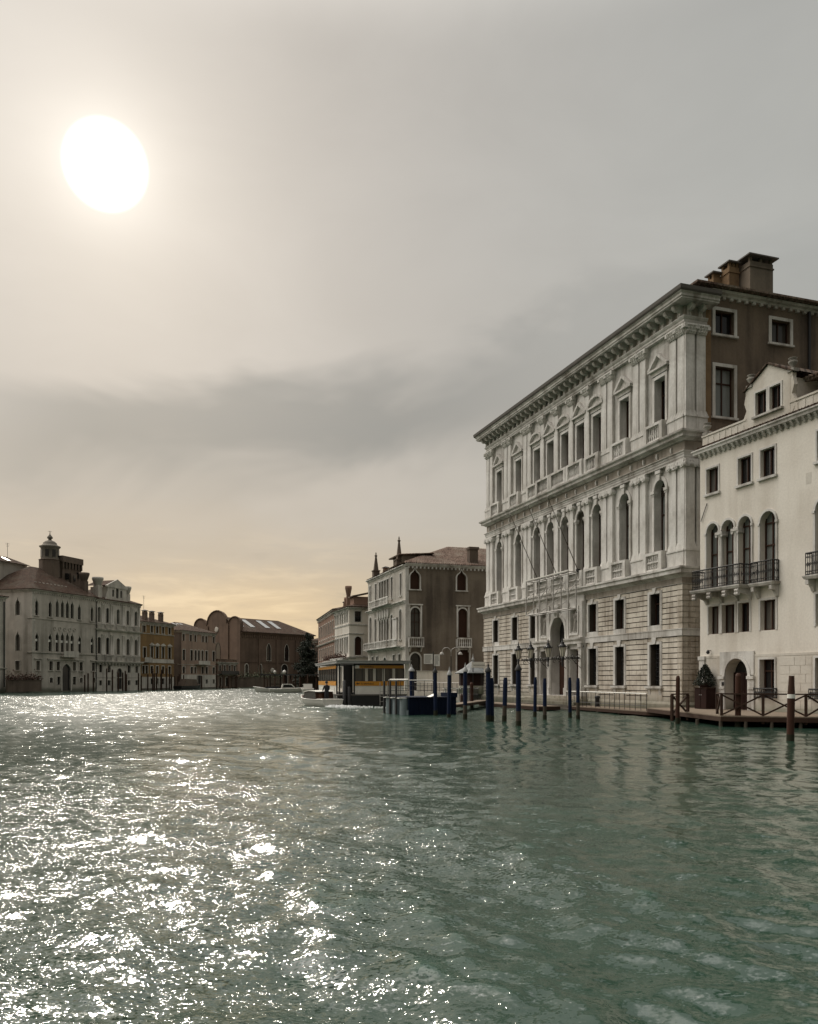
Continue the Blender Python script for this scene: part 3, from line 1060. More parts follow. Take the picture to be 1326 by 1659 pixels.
        vs = [(p[0], -.3, p[1]) for p in arc] + [(p[0], -.3, p[1]) for p in arc2] + [(p[0], 0, p[1]) for p in arc] + [(p[0], -.08, p[1]) for p in arc2]
        fs = []
        for k in range(n - 1):
            fs += [(k, k + 1, k + 1 + n, k + n), (k + 2 * n, k + 1 + 2 * n, k + 1, k), (k + n, k + 1 + n, k + 1 + 3 * n, k + 3 * n)]
        m.add(vs, fs)
        m.add([(p[0], -.08, p[1]) for p in arc2], [tuple(range(n - 1, -1, -1))])
        m.build('pediment', 'istrian_clean', w)
    # balustrades under the windows
    def balustrade(x0, x1, z0, z1, y, double, name='balustrade'):
        m = MB().box(x0, x1, y, y + .34, z1 - .16, z1).box(x0, x1, y + .04, y + .3, z0, z0 + .16)
        for a in (x0, x1 - .3):
            m.box(a, a + .3, y - .02, y + .36, z0, z1 - .163)
        n = max(2, int((x1 - x0 - .6) / .19))
        for k in range(n):
            xx = x0 + .3 + (x1 - x0 - .6) * (k + .5) / n
            if double:
                zm = (z0 + z1) / 2
                baluster_mb(m, xx, y + .17, z0 + .16, zm - .04, .065)
                baluster_mb(m, xx, y + .17, zm + .04, z1 - .16, .065)
            else:
                baluster_mb(m, xx, y + .17, z0 + .16, z1 - .16, .075)
        if double:
            m.box(x0 + .3, x1 - .3, y + .08, y + .26, (z0 + z1) / 2 - .04, (z0 + z1) / 2 + .04)
        return F.part(name, m, 'istrian_clean')
    for i in (0, 1, 2, 6, 7, 8):
        balustrade(C[i] - .95, C[i] + .95, 8.73, 9.93, -.2, True)
        balustrade(C[i] - .95, C[i] + .95, 16.69, 17.86, -.16, False)
    for a, b in ((11.0, 13.3), (13.34, 15.86), (15.9, 18.2)):
        balustrade(a, b, 8.73, 9.93, -.3, True)
    for a, b in ((11.0, 13.3), (13.34, 15.86), (15.9, 18.2)):
        balustrade(a, b, 16.69, 17.86, -.3, False)
    # crowning entablature with its scroll brackets
    e2 = [(.3, 5), (.3, .2), (L - .08, .2), (L - .08, 1.75)]
    F.part('architrave', MB().sweep(e2, [(-.3, 23.0), (.03, 23.002), (.03, 23.12), (.07, 23.13), (.07, 23.26), (.12, 23.3), (.18, 23.4), (.18, 23.45), (-.08, 23.455), (-.08, 24.2)]), 'istrian')
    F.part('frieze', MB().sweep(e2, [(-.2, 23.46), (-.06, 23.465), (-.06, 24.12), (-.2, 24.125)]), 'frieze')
    F.part('cornice', MB().sweep([(.3, 5), (.3, .2), (L - .08, .2), (L - .08, 2.1)], [(-.2, 24.13), (.72, 24.15), (.72, 24.24), (.78, 24.27), (.78, 24.40), (.88, 24.5), (-.2, 24.51)]), 'istrian')
    F.part('gutter', MB().sweep([(.3, 5), (.3, .2), (L - .08, .2), (L - .08, 2.1)], [(-.2, 24.515), (.9, 24.52), (.95, 24.6), (.97, 24.8), (.6, 24.86), (-.2, 25.15)]), 'lead')
    br = MB().prism([(0, 23.46), (-.15, 23.48), (-.2, 23.58), (-.15, 23.74), (-.24, 23.83), (-.4, 23.8), (-.54, 23.86), (-.62, 23.98), (-.6, 24.1), (-.54, 24.14), (0, 24.14)], 'x', -.13, .13).mesh('bracket')
    n = 36
    for k in range(n):
        x = .35 + (L - .8) * k / (n - 1)
        F.inst('bracket', br, 'istrian_clean', x, .26)
    for y in (.55, 1.35):
        S.inst('bracket', br, 'istrian_clean', y, -.0)
    oc = MB().lathe(0, 0, [(.26, -.05), (.26, .02)], 14).mesh('oculus')
    for c in C:
        o = F.inst('oculus', oc, 'black_iron', c - .38, .28, 23.8)
        o.rotation_euler = (R(90), 0, 0)
        o.scale = (.7, .95, 1)
    # brown side wall
    def SH(y0, y1, z0, z1):
        return dict(x0=y0, x1=y1, z0=z0, z1=z1, kind='rect', spring=z1, depth=.35)
    hs = [SH(2.48, 3.86, 22.77, 24.2), SH(6.62, 8.05, 22.77, 24.2), SH(2.48, 3.86, 17.84, 20.85), SH(6.62, 8.05, 17.84, 20.85), SH(11, 12.4, 22.77, 24.2), SH(11, 12.4, 17.84, 20.85)]
    S.part('wall', MB().wall(1.7, 17, -.3, 25.1, hs, 0.0, .35), 'stucco_brown')
    S.part('corner_strip', MB().box(1.705, 2.2, -.012, -.002, 8.8, 24.6), 'stucco_ochre_edge')
    for h in hs:
        S.window(h, 'istrian', .19, .06, .32, 0, 'c', True, 'glass_pale' if h['z0'] < 20 else 'glass')
    # the side cornice with its little blocks, gutter pipe and eave
    sc_ = MB().sweep([(2.1, 0), (17, 0)], [(0, 25.0), (.1, 25.02), (.12, 25.14), (.3, 25.18), (.32, 25.32), (0, 25.34)])
    x = 2.4
    while x < 17:
        sc_.box(x, x + .2, -.16, -.002, 24.84, 25.0)
        x += .55
    S.part('cornice', sc_, 'istrian')
    S.part('downpipe', MB().tube((9.45, -.12, 16), (9.45, -.12, 25.0), .09, 8), 'black_iron')
    # roof and chimneys
    hip_roof(root, .5, L - .05, 1.2, 17, 25.36, 3.0, 'tile', .45, ridge_in=8.2)
    ti = MB()
    x = 1.2
    while x < 17:
        ti.lathe(0, 0, [], 3) if 0 else None
        ti.tube((x, -.5, 25.42), (x, .35, 25.62), .105, 6, .11)
        x += .24
    S.part('eave_tiles', ti, 'tile')
    chimney(root, 28.2, 5.95, 24.9, 28.15, 1.4, 1.72, 'stucco_grey')
    chimney(root, 27.75, 4.55, 25.0, 28.0, .8, .72, 'stucco_ochre_edge')
    chimney(root, 27.1, 3.9, 25.0, 27.6, .6, .55, 'stucco_ochre_edge')
    for x in (15.2, 23.5):
        chimney(root, x, 1.4, 25.3, 26.2, .5, .5, 'stucco_grey')
    # central water gate
    PX = [(11.6, 12.9), (13.5, 15.7), (16.3, 17.6)]
    ph = [H(12.25, 1.3, .95, 4.33, depth=.62), H(14.6, 2.2, .95, 6.85, 'round', 5.6, depth=.72), H(16.95, 1.3, .95, 4.33, depth=.62),
          H(12.25, .98, 5.5, 7.3, depth=.32), H(16.95, .98, 5.5, 7.3, depth=.32)]
    po = MB().wall(10.9, 18.3, -.4, 8.2, ph, -.16, 1.0)
    po.box(10.895, 10.9, -.16, .1, -.4, 8.2).box(18.3, 18.305, -.16, .1, -.4, 8.2)
    pw = F.part('water_gate', po, 'istrian')
    for a, b, z, yy in ((11.6, 12.9, 4.33, .38), (13.5, 15.7, 4.6, .48), (16.3, 17.6, 4.33, .38)):
        dm = MB()
        nleaf = 2
        for k in range(nleaf):
            x0 = a + (b - a) * k / nleaf
            x1 = a + (b - a) * (k + 1) / nleaf
            dm.box(x0 + .03, x1 - .03, yy, yy + .06, .95, z - .05)
            for zz in (1.1, 2.3, 3.3):
                dm.box(x0 + .18, x1 - .18, yy - .03, yy, zz, min(zz + .95, z - .25))
        dm.build('door', 'shutter', pw)
    MB().add([(13.45, .52, 4.5), (15.75, .52, 4.5), (15.75, .52, 6.9), (13.45, .52, 6.9)], [(0, 1, 2, 3)]).build('fanlight', 'glass', pw)
    for c in (12.25, 16.95):
        MB().add([(c - .5, .15, 5.45), (c + .5, .15, 5.45), (c + .5, .15, 7.35), (c - .5, .15, 7.35)], [(0, 1, 2, 3)]).build('niche', 'ashlar', pw)
    tr = MB().ring(ph[1], .28, -.3, -.16, 0, .3)
    for h in ph[3:]:
        tr.ring(h, .14, -.24, -.16)
        tr.box(h['x0'] - .14, h['x1'] + .14, -.26, -.16, 5.34, 5.497)
    for x in (11.2, 13.2, 16.0, 18.0):
        tr.box(x - .2, x + .2, -.34, -.16, 1.5, 4.68).box(x - .26, x + .26, -.42, -.16, .9, 1.497).box(x - .25, x + .25, -.4, -.16, 4.42, 4.685)
    tr.sweep([(10.9, -.16), (13.45, -.16)], [(0, 4.69), (.22, 4.7), (.22, 4.88), (.34, 5.0), (.36, 5.12), (0, 5.13)])
    tr.sweep([(15.75, -.16), (18.3, -.16)], [(0, 4.69), (.22, 4.7), (.22, 4.88), (.34, 5.0), (.36, 5.12), (0, 5.13)])
    for x in (11.1, 13.1, 16.1, 18.1):
        tr.box(x - .16, x + .16, -.28, -.16, 5.14, 7.735)
    tr.prism([(14.35, 6.75), (14.85, 6.75), (14.95, 7.75), (14.25, 7.75)], 'y', -.45, -.2)
    tr.lathe(14.6, -.42, [(.12, 6.9), (.24, 7.1), (.26, 7.35), (.12, 7.6)], 8)
    tr.build('portal_trim', 'istrian_clean', pw)
    return root


def statue(x, y, z, lab, flip):
    root = thing('statue', lab, 'statue', gworld(x, y, z), GA, 'statues in niches beside the water gate')
    b = skin_body([
        ((0, 0, .92), .14), ((.02 * flip, -.02, 1.12), .13), ((.03 * flip, -.02, 1.3), .14), ((.02 * flip, -.03, 1.45), .06), ((.02 * flip, -.05, 1.58), .10),
        ((-.18, -.02, 1.33), .06), ((-.27, -.1, 1.1), .05), ((-.12, -.2, 1.0), .04),
        ((.22, -.02, 1.33), .06), ((.33, -.06, 1.15), .05), ((.36, -.14, 1.42), .04),
        ((-.08, -.02, .82), .12), ((-.1 * flip - .02, -.12, .5), .1), ((-.1, -.04, .12), .08), ((-.1, -.12, .06), .05),
        ((.09, 0, .82), .12), ((.12, -.03, .48), .1), ((.1, 0, .1), .08), ((.12, -.1, .06), .05)],
        [(0, 1), (1, 2), (2, 3), (3, 4), (2, 5), (5, 6), (6, 7), (2, 8), (8, 9), (9, 10), (0, 11), (11, 12), (12, 13), (13, 14), (0, 15), (15, 16), (16, 17), (17, 18)])
    put('figure', b, 'bronze', root)
    dr = MB().lathe(0, -.02, [(.26, .1), (.2, .5), (.19, .9), (.14, 1.1)], 9)
    dr.prism([(-.22, 1.35), (-.16, 1.4), (.25, .9), (.2, .82)], 'y', -.2, .05)
    dr.build('drapery', 'bronze', root)
    MB().box(-.3, .3, -.25, .16, 0, .08).build('base', 'istrian_clean', root)


def skin_body(joints, edges, sub=2):
    me = bpy.data.meshes.new('body')
    me.from_pydata([j[0] for j in joints], edges, [])
    o = bpy.data.objects.new('body', me)
    col.objects.link(o)
    md = o.modifiers.new('skin', 'SKIN')
    for i, j in enumerate(joints):
        me.skin_vertices[0].data[i].radius = (j[1], j[1])
    me.skin_vertices[0].data[0].use_root = True
    ss = o.modifiers.new('sub', 'SUBSURF')
    ss.levels = sub
    ss.render_levels = sub
    dg = bpy.context.evaluated_depsgraph_get()
    out = bpy.data.meshes.new_from_object(o.evaluated_get(dg))
    out.polygons.foreach_set('use_smooth', [True] * len(out.polygons))
    bpy.data.objects.remove(o)
    bpy.data.meshes.remove(me)
    return out


big_palace()
statue(12.25, .02, 5.52, 'weathered stone statue in the niche right of the water gate arch', 1)
statue(16.95, .02, 5.52, 'weathered stone statue in the niche left of the water gate arch', -1)


# ------------------------------------------------------------------ cream palazzo at the right edge
def cream_palazzo():
    L, D = 13.6, 14.0
    root = thing('palazzo', 'cream plastered palazzo with arched balcony windows and a gabled dormer', 'palazzo', (16.431, 46.3, 0), math.atan2(-.933, .35987))
    F = Face(root)
    sq = [H(1.0, .92, 12.43, 13.82), H(3.4, .92, 12.4, 13.82), H(4.98, .95, 12.42, 13.86), H(8.5, .95, 12.42, 13.86), H(10.1, .92, 12.4, 13.82), H(12.5, .92, 12.4, 13.82)]
    ar = [H(c, w, 7.05, zt, 'round', sp, depth=.4) for c, w, zt, sp in ((1.02, .93, 10.74, 10.24), (2.19, .93, 10.72, 10.24), (3.42, .9, 10.7, 10.22), (5.0, 1.03, 10.66, 10.1), (8.45, 1.03, 10.66, 10.1), (10.1, .93, 10.72, 10.24), (11.3, .93, 10.72, 10.24), (12.5, .93, 10.72, 10.24))]
    me = [H(c, w, 4.62, 6.16, depth=.4) for c, w in ((1.1, .8), (2.21, .95), (3.35, .78), (5.0, 1.0), (8.45, 1.0), (11.3, .95))]
    F.part('wall', MB().wall(0, L, 3.3, 14.6, sq + ar + me, 0, .4), 'stucco_cream')
    dh = H(2.87, 1.66, .3, 3.24, 'round', 2.36, depth=.7)
    gh = [H(4.98, .98, 1.2, 3.14, depth=.4), H(8.45, .98, 1.2, 3.14, depth=.4), H(11.3, .98, 1.2, 3.14, depth=.4)]
    lw = MB().wall(0, L, -.5, 3.3, [dh] + gh, -.035, .4)
    lw.box(0, L, -.05, -.002, 3.3, 3.42)
    F.part('ashlar_base', lw, 'stucco_white')
    # engraved joints of the ashlar base as thin proud slabs
    sl = MB()
    for k in range(6):
        za = .65 + k * .43
        for a, b in ((5.75, 7.75),):
            n = 3
            for j in range(n):
                o = .3 if k % 2 else 0
                x0 = a + (b - a) * j / n + (o if j else 0)
                x1 = a + (b - a) * (j + 1) / n + (o if j < n - 1 else 0)
                sl.box(x0 + .012, x1 - .012, -.05, -.036, za + .012, za + .418)
    F.part('facing_slabs', sl, 'stucco_white')
    F.part('corner_pilaster', MB().box(.02, .44, -.1, -.036, .35, 3.2).box(-.03, .5, -.15, -.036, .2, .34).box(-.04, .5, -.14, -.051, 3.2, 3.41), 'istrian')
    for h in sq:
        F.window(h, 'istrian', .1, .04, .28, 0, 'c', True)
    for h in ar:
        w = F.window(h, 'istrian', .12, .06, .38, 0, 'c', False, 'glass_pale')
        hw, zz = (h['x1'] - h['x0']) / 2, h['spring'] - h['z0']
        for sx in (-1, 1):
            a, b = sorted((sx * hw, sx * (hw + .16)))
            MB().box(a, b, -.1, .05, zz - .1, zz + .02).build('impost', 'istrian', w)
    for h in me:
        F.window(h, 'istrian', .11, .04, .33, 0, 'c', False, 'glass')
    for h in gh:
        F.window(h, 'istrian', .1, .05, .36, -.035, 'c', False, 'glass')
    for x in (1.61, 2.8, 10.7, 11.9):
        c = MB().lathe(0, 0, [(.2, 7.02), (.2, 7.12), (.17, 7.2), (.155, 7.4), (.14, 9.75), (.16, 9.8), (.15, 9.86), (.2, 9.98), (.24, 10.02)], 14)
        c.box(-.27, .27, -.22, .22, 10.02, 10.16)
        for sx in (-1, 1):
            c.prism([(sx * .2 + .09 * math.cos(i * .785), 9.96 + .09 * math.sin(i * .785)) for i in range(8)], 'y', -.2, .2)
        F.part('column', c, 'istrian', x, .06)
    # cornice, dentils, tile edge and parapet
    co = MB().sweep([(0, 6), (0, 0), (L, 0)], [(0, 14.6), (.06, 14.61), (.08, 14.7), (.28, 14.76), (.3, 14.88), (.36, 14.93), (.36, 15.0), (0, 15.01)])
    x = .1
    while x < L:
        co.prism([(-.02, 14.46), (-.1, 14.5), (-.24, 14.7), (-.24, 14.745), (-.02, 14.745)], 'x', x, x + .13)
        x += .36
    F.part('cornice', co, 'istrian')
    te = MB()
    x = .2
    while x < L - .2:
        te.tube((x, -.34, 15.04), (x, .1, 15.14), .075, 6)
        x += .19
    F.part('eave_tiles', te, 'tile_dark')
    for a, b in ((.1, 3.4), (6.35, L)):
        p = MB().box(a, b, .08, .3, 15.02, 15.72).box(a - .03, b + .03, .03, .35, 15.722, 15.82)
        x = a + .3
        while x < b - .2:
            p.box(x, x + .16, .055, .079, 15.1, 15.66)
            x += .45
        F.part('parapet', p, 'stucco_white')
    # gabled dormer
    gw = [H(4.48, .74, 15.74, 16.92, depth=.25), H(5.42, .72, 15.74, 16.92, depth=.25)]
    gm = MB().wall(3.55, 6.35, 15.0, 17.05, gw, .05, .25)
    gm.prism([(3.4, 17.05), (6.5, 17.05), (6.5, 17.22), (4.95, 18.12), (3.4, 17.22)], 'y', .05, .3)
    gm.prism([(3.18, 15.7), (3.55, 15.0), (3.55, 17.05), (3.4, 17.05), (3.3, 16.6), (3.45, 16.2)], 'y', .06, .28)
    gm.prism([(6.35, 15.0), (6.72, 15.7), (6.45, 16.2), (6.6, 16.6), (6.5, 17.05), (6.35, 17.05)], 'y', .06, .28)
    gm.add([(3.55, .05, 15), (3.55, 3.5, 15), (3.55, 3.5, 17.05), (3.55, .05, 17.05)], [(0, 1, 2, 3)]).add([(6.35, .05, 15), (6.35, 3.5, 15), (6.35, 3.5, 17.05), (6.35, .05, 17.05)], [(3, 2, 1, 0)])
    dm = F.part('dormer', gm, 'stucco_white')
    MB().add([(3.3, -.06, 17.2), (4.95, -.06, 18.15), (4.95, 4, 18.15), (3.3, 4, 17.2), (3.3, -.06, 17.28), (4.95, -.06, 18.24), (4.95, 4, 18.24), (3.3, 4, 17.28)], [(4, 5, 6, 7), (0, 1, 5, 4), (3, 2, 1, 0)]) \
        .add([(6.6, -.06, 17.2), (4.95, -.06, 18.15), (4.95, 4, 18.15), (6.6, 4, 17.2), (6.6, -.06, 17.28), (4.95, -.06, 18.24), (4.95, 4, 18.24), (6.6, 4, 17.28)], [(7, 6, 5, 4), (4, 5, 1, 0), (0, 1, 2, 3)]).build('dormer_roof', 'tile_dark', dm)
    for h in gw:
        F.window(h, 'istrian', .1, .04, .24, .05, 'c', False)
    F.part('sill', MB().box(3.95, 5.95, -.12, .05, 15.6, 15.7), 'istrian')
    for x, z, y in ((.35, 15.83, .2), (3.68, 17.36, .16), (6.42, 17.26, .16), (9.5, 15.83, .2)):
        u = MB().box(x - .2, x + .2, y - .18, y + .18, z - .02, z + .14).lathe(x, y, [(.08, z + .14), (.07, z + .24), (.2, z + .4), (.23, z + .5), (.12, z + .56), (.2, z + .62), (.22, z + .66), (.05, z + .7)], 10)
        F.part('urn', u, 'bronze')
    # attic room and tiled roof behind the parapet
    at_ = MB().box(6.9, 12.8, 1.6, 8, 15.0, 16.9)
    F.part('attic', at_, 'stucco_ochre_edge')
    rf = MB()
    x = 6.3
    rf.add([(6.3, 1.0, 16.88), (13.2, 1.0, 16.88), (13.2, 8.5, 18.4), (6.3, 8.5, 18.4), (6.3, 1.0, 17.0), (13.2, 1.0, 17.0), (13.2, 8.5, 18.52), (6.3, 8.5, 18.52)], [(0, 3, 2, 1), (4, 5, 6, 7), (0, 1, 5, 4), (3, 0, 4, 7)])
    while x < 13.2:
        rf.tube((x, .9, 17.04), (x, 8.5, 18.56), .08, 6)
        x += .2
    F.part('roof', rf, 'tile')
    F.part('roof', MB().add([(0, .3, 15.0), (L, .3, 15.0), (L, D, 15.0), (0, D, 15.0), (L / 2, D / 2, 15.6)], [(0, 1, 4), (1, 2, 4), (2, 3, 4), (3, 0, 4)]), 'tile')
    shell(root, L, D, 14.9, 'stucco_cream')
    # balconies
    def railing_mesh(pts, z0, z1):
        m = MB()
        for a, b in zip(pts, pts[1:]):
            a, b = Vector(a), Vector(b)
            for z, r in ((z1, .03), (z1 - .2, .014), (z0 + .04, .018), (z0 + .2, .012)):
                m.tube((a.x, a.y, z), (b.x, b.y, z), r, 5)
            n = max(2, int((b - a).length / .115))
            for k in range(n + 1):
                p = a.lerp(b, k / n)
                m.tube((p.x, p.y, z0), (p.x, p.y, z1), .022 if k in (0, n) else .012, 5)
                if 0 < k < n:
                    q = a.lerp(b, (k + .5) / n)
                    for zz, rr_ in ((z1 - .1, .07), (z0 + .12, .06), ((z0 + z1) / 2, .045)):
                        e = (b - a).normalized() * rr_
                        pp = [(q.x + e.x * math.cos(t * 1.047), q.y + e.y * math.cos(t * 1.047), zz + rr_ * math.sin(t * 1.047)) for t in range(7)]
                        m.path(pp, .010, 3)
                    m.tube((p.x, p.y, (z0 + z1) / 2 - .16), (q.x, q.y, (z0 + z1) / 2), .012, 4)
                    m.tube((p.x, p.y, (z0 + z1) / 2 + .16), (q.x, q.y, (z0 + z1) / 2), .012, 4)
        return m

    def balcony(x0, x1, y, cor, big):
        s = F.part('balcony', MB().sweep([(x0, 0), (x0, y), (x1, y), (x1, 0)][::1], [(-.25, 6.86), (.0, 6.86), (.03, 6.92), (.06, 6.98), (.06, 7.03), (-.25, 7.035)]).box(x0 + .05, x1 - .05, y + .05, -.002, 6.87, 7.02), 'istrian')
        railing_mesh([(x0 + .05, -.03), (x0 + .05, y + .06), (x1 - .05, y + .06), (x1 - .05, -.03)], 7.04, 8.1).build('railing', 'black_iron', s)
        for c in cor:
            m = MB().prism([(-.002, 6.25), (-.1, 6.3), (-.2, 6.5), (y * .55, 6.6), (y * .95, 6.62), (y * .98, 6.8), (y * .9, 6.855), (-.002, 6.855)], 'x', c - .09, c + .09)
            if big:
                for zz in (6.56, 6.73):
                    m.prism([(y * .95 + .09 * math.cos(i * .785), zz + .09 * math.sin(i * .785)) for i in range(8)], 'x', c - .13, c + .13)
            m.build('corbel', 'istrian', s)
    balcony(.35, 4.0, -.95, (.6, 1.75, 2.9, 3.8), True)
    balcony(4.25, 5.75, -.5, (4.4, 5.6), False)
    balcony(7.7, 9.2, -.5, (7.85, 9.05), False)
    balcony(9.6, 13.2, -.95, (9.9, 11, 12, 12.9), True)
    for x0, x1 in ((4.35, 5.6), (7.8, 9.1)):
        s = F.part('window_guard', railing_mesh([(x0, -.04), (x0, -.3), (x1, -.3), (x1, -.04)], 1.16, 1.66), 'black_iron')
    # doorway
    dr = F.part('door', MB().box(2.04, 3.7, .5, .58, .25, 2.5).box(2.86, 2.885, .46, .5, .3, 2.45).box(2.15, 2.75, .47, .5, .5, 1.3).box(3.0, 3.6, .47, .5, .5, 1.3).box(2.15, 2.75, .47, .5, 1.5, 2.3).box(3.0, 3.6, .47, .5, 1.5, 2.3), 'redbox')
    MB().add([(2.0, .6, 2.3), (3.75, .6, 2.3), (3.75, .6, 3.4), (2.0, .6, 3.4)], [(0, 1, 2, 3)]).build('fanlight', 'glass', dr)
    ds = MB().ring(dh, .2, -.13, -.036, 0, .2)
    big = H(2.87, 2.06, .3, 3.45, 'round', 2.36)
    outer = MB()
    ds.wall(1.64, 4.1, 2.36, 3.6, [big], -.09, .05)
    ds.add([(1.64, -.09, 3.6), (4.1, -.09, 3.6), (4.1, -.03, 3.6), (1.64, -.03, 3.6), (1.64, -.09, 2.36), (1.64, -.03, 2.36), (4.1, -.09, 2.36), (4.1, -.03, 2.36)], [(0, 1, 2, 3), (0, 3, 5, 4), (1, 6, 7, 2)])
    for a, b in ((1.58, 2.05), (3.69, 4.16)):
        ds.box(a, b, -.2, -.036, 2.14, 2.3).box(a + .06, b - .02, -.17, -.036, 1.6, 1.72).box(a + .08, b - .02, -.12, -.036, .3, 2.138)
    F.part('door_surround', ds, 'istrian')
    F.part('call_box', MB().box(1.86, 2.02, -.16, -.121, 1.78, 1.98), 'black_iron')
    F.part('pipe_hook', MB().tube((.13, -.06, 11.0), (.62, -.06, 11.93), .022, 6), 'black_iron')
    F.part('patch', MB().box(7.36, 7.68, -.008, -.002, 11.5, 12.02), 'stucco_white')
    F.part('wall_lamp', MB().lathe(.86, -.2, [(.05, 3.52), (.1, 3.6), (.07, 3.72), (.02, 3.76)], 8).tube((.86, -.2, 3.72), (.86, 0, 3.72), .02, 5), 'black_iron')
    return root


cream_palazzo()


# ------------------------------------------------------------------ brown palazzo beyond the square
def brown_palazzo():
    L, D = 17.2, 22.0
    root = thing('palazzo', 'brown plastered palazzo with gothic windows, obelisks and a pale carved canal front', 'palazzo', (-.442 - .3063 * L, 98 + .9519 * L, 0), math.atan2(-.9519, .3063))
    F = Face(root)
    S = Face(root, L, 0, 90)
    X = lambda t: L - t
    # canal front, pale stone with grouped windows
    up = [H(X(c), w, 12.3, 15.0) for c, w in ((1.75, .7), (5.55, .75), (7.4, 1.0), (8.6, 1.0), (9.8, 1.0), (11.0, 1.0), (13.0, .75), (15.9, .7))]
    mid = [H(X(c), w, 7.0, zt, 'round', zt - w / 2) for c, w, zt in ((1.9, .85, 10.7), (5.6, .8, 10.3), (7.4, 1.0, 10.0), (8.6, 1.0, 10.0), (9.8, 1.0, 10.0), (11.0, 1.0, 10.0), (13.2, .8, 10.3), (15.8, .85, 10.7))]
    lo = [H(X(c), .9, 3.2, 5.2) for c in (2.2, 4.6, 12.4, 14.6)] + [H(X(8.6), 1.6, .8, 5.0, 'round', 4.2)]
    F.part('wall', MB().wall(0, L, -.5, 15.9, up + mid + lo, 0, .35), 'gothic_stone')
    for h in up + mid + lo:
        F.window(h, 'istrian', .14, .07, .33, 0, 'c', True)
    for z0, z1, o in ((11.2, 11.6, .35), (5.75, 6.1, .3), (15.5, 15.9, .3)):
        F.part('string_course', MB().sweep([(0, 3), (0, 0), (L, 0)], [(0, z0), (.08, z0 + .05), (.12, z0 + .2), (o, z1 - .1), (o, z1), (0, z1 + .01)]), 'istrian')
    for a, b, z in ((X(14), X(4.9), 11.6), (X(16.9), X(1.2), 6.1)):
        m = MB().box(a, b, -.75, -.6, z + .85, z + 1.0).box(a, b, -.8, -.002, z, z + .14)
        n = int((b - a) / .35)
        for k in range(n):
            if k % 8 == 0:
                m.box(a + (b - a) * k / n, a + (b - a) * k / n + .3, -.78, -.58, z + .14, z + .85)
            else:
                baluster_mb(m, a + (b - a) * (k + .5) / n, -.68, z + .14, z + .85, .08, 6)
        F.part('balcony', m, 'istrian')
    for k in range(5):
        F.part('carved_shield', MB().prism([(-.3, 0), (-.42, .5), (-.36, 1.0), (.36, 1.0), (.42, .5), (.3, 0), (0, -.15)], 'y', -.2, -.002), 'istrian', X(7.0) - k * 1.15 - .0, 0, 10.15)
    for c in (3.6, 4.4):
        F.part('relief_panel', MB().box(-.45, .45, -.14, -.002, 0, 2.6).box(-.55, .55, -.22, -.002, 2.605, 2.8), 'istrian', X(c), 0, 7.0)
    # brown side wall that faces us
    def gh(y, w, z0, z1, kind, sp):
        return H(y, w, z0, z1, kind, sp, depth=.35)
    hs = [gh(1.2, 1.2, 12.95, 15.45, 'ogee', 14.4), gh(7.2, 1.2, 13.0, 15.5, 'ogee', 14.5), gh(1.25, 1.2, 7.25, 10.75, 'round', 10.1), gh(7.35, 1.25, 7.3, 10.8, 'round', 10.15), gh(1.25, 1.3, .8, 5.3, 'round', 4.6), gh(7.4, 1.6, .8, 5.75, 'rect', 5.75), gh(13, 1.2, 12.95, 15.45, 'ogee', 14.4)]
    S.part('wall', MB().wall(0, D, -.5, 15.95, hs, 0, .35), 'stucco_grey')
    for i, h in enumerate(hs):
        w = S.window(h, 'istrian', .17, .06, .33, 0, 'c' if i in (2,) else None, i in (0, 1), 'glass' if i in (2, 4) else 'shutter')
    S.part('quoin', MB().box(.0, .42, -.06, -.002, -.3, 15.6), 'istrian')
    for y in (1.25, 7.4):
        S.part('lintel', MB().box(y - .95, y + .95, -.14, -.002, 11.05, 11.2).box(y - .85, y - .65, -.08, -.002, 7.3, 11.05).box(y + .65, y + .85, -.08, -.002, 7.3, 11.05), 'istrian')
        m = MB().box(y - .95, y + .95, -.55, -.4, 7.05, 7.2).box(y - .95, y + .95, -.6, -.002, 6.0, 6.18)
        for k in range(8):
            if k in (0, 7):
                m.box(y - .95 + k * .2571, y - .85 + k * .2571, -.55, -.002, 6.18, 7.048)
            else:
                baluster_mb(m, y - .9 + k * .2571, -.48, 6.18, 7.05, .085, 6)
        for sx in (-.7, .7):
            m.prism([(-.5, 5.99), (-.002, 5.99), (-.002, 5.45), (-.15, 5.5)], 'x', y + sx - .09, y + sx + .09)
        S.part('balcony', m, 'istrian')
    co = MB().sweep([(0, 0), (D, 0)], [(0, 15.7), (.1, 15.75), (.15, 15.9), (.28, 15.95), (.28, 16.05), (0, 16.06)])
    y = .3
    while y < D:
        co.box(y, y + .16, -.22, -.002, 15.45, 15.7)
        y += .5
    S.part('cornice', co, 'istrian')
    # tiled roof: real barrel-tile corrugation on the slope that faces us, plain hips elsewhere
    W = 14.0
    def roof_z(y, xr):
        # rises from the near eave (xr = 0) and from the canal eave (y = 0)
        return 16.1 + min(xr * .42, (y + .3) * .40 + .0, 3.5)
    m = MB()
    p, sub = .26, 6
    ny = int((D - .0) / p) * sub
    xs = [-.35 + k * .42 for k in range(23)]
    vs = []
    for i in range(ny + 1):
        y = -.25 + i * p / sub
        for k, xr in enumerate(xs):
            z = roof_z(y, xr + .35) + .085 * math.cos(2 * math.pi * i / sub) + (.035 if k % 2 else 0)
            vs.append((L - xr, y, z))
    nx = len(xs)
    m.add(vs, [(i * nx + k, (i + 1) * nx + k, (i + 1) * nx + k + 1, i * nx + k + 1) for i in range(ny) for k in range(nx - 1)], True)
    m.build('roof', 'tile', root)
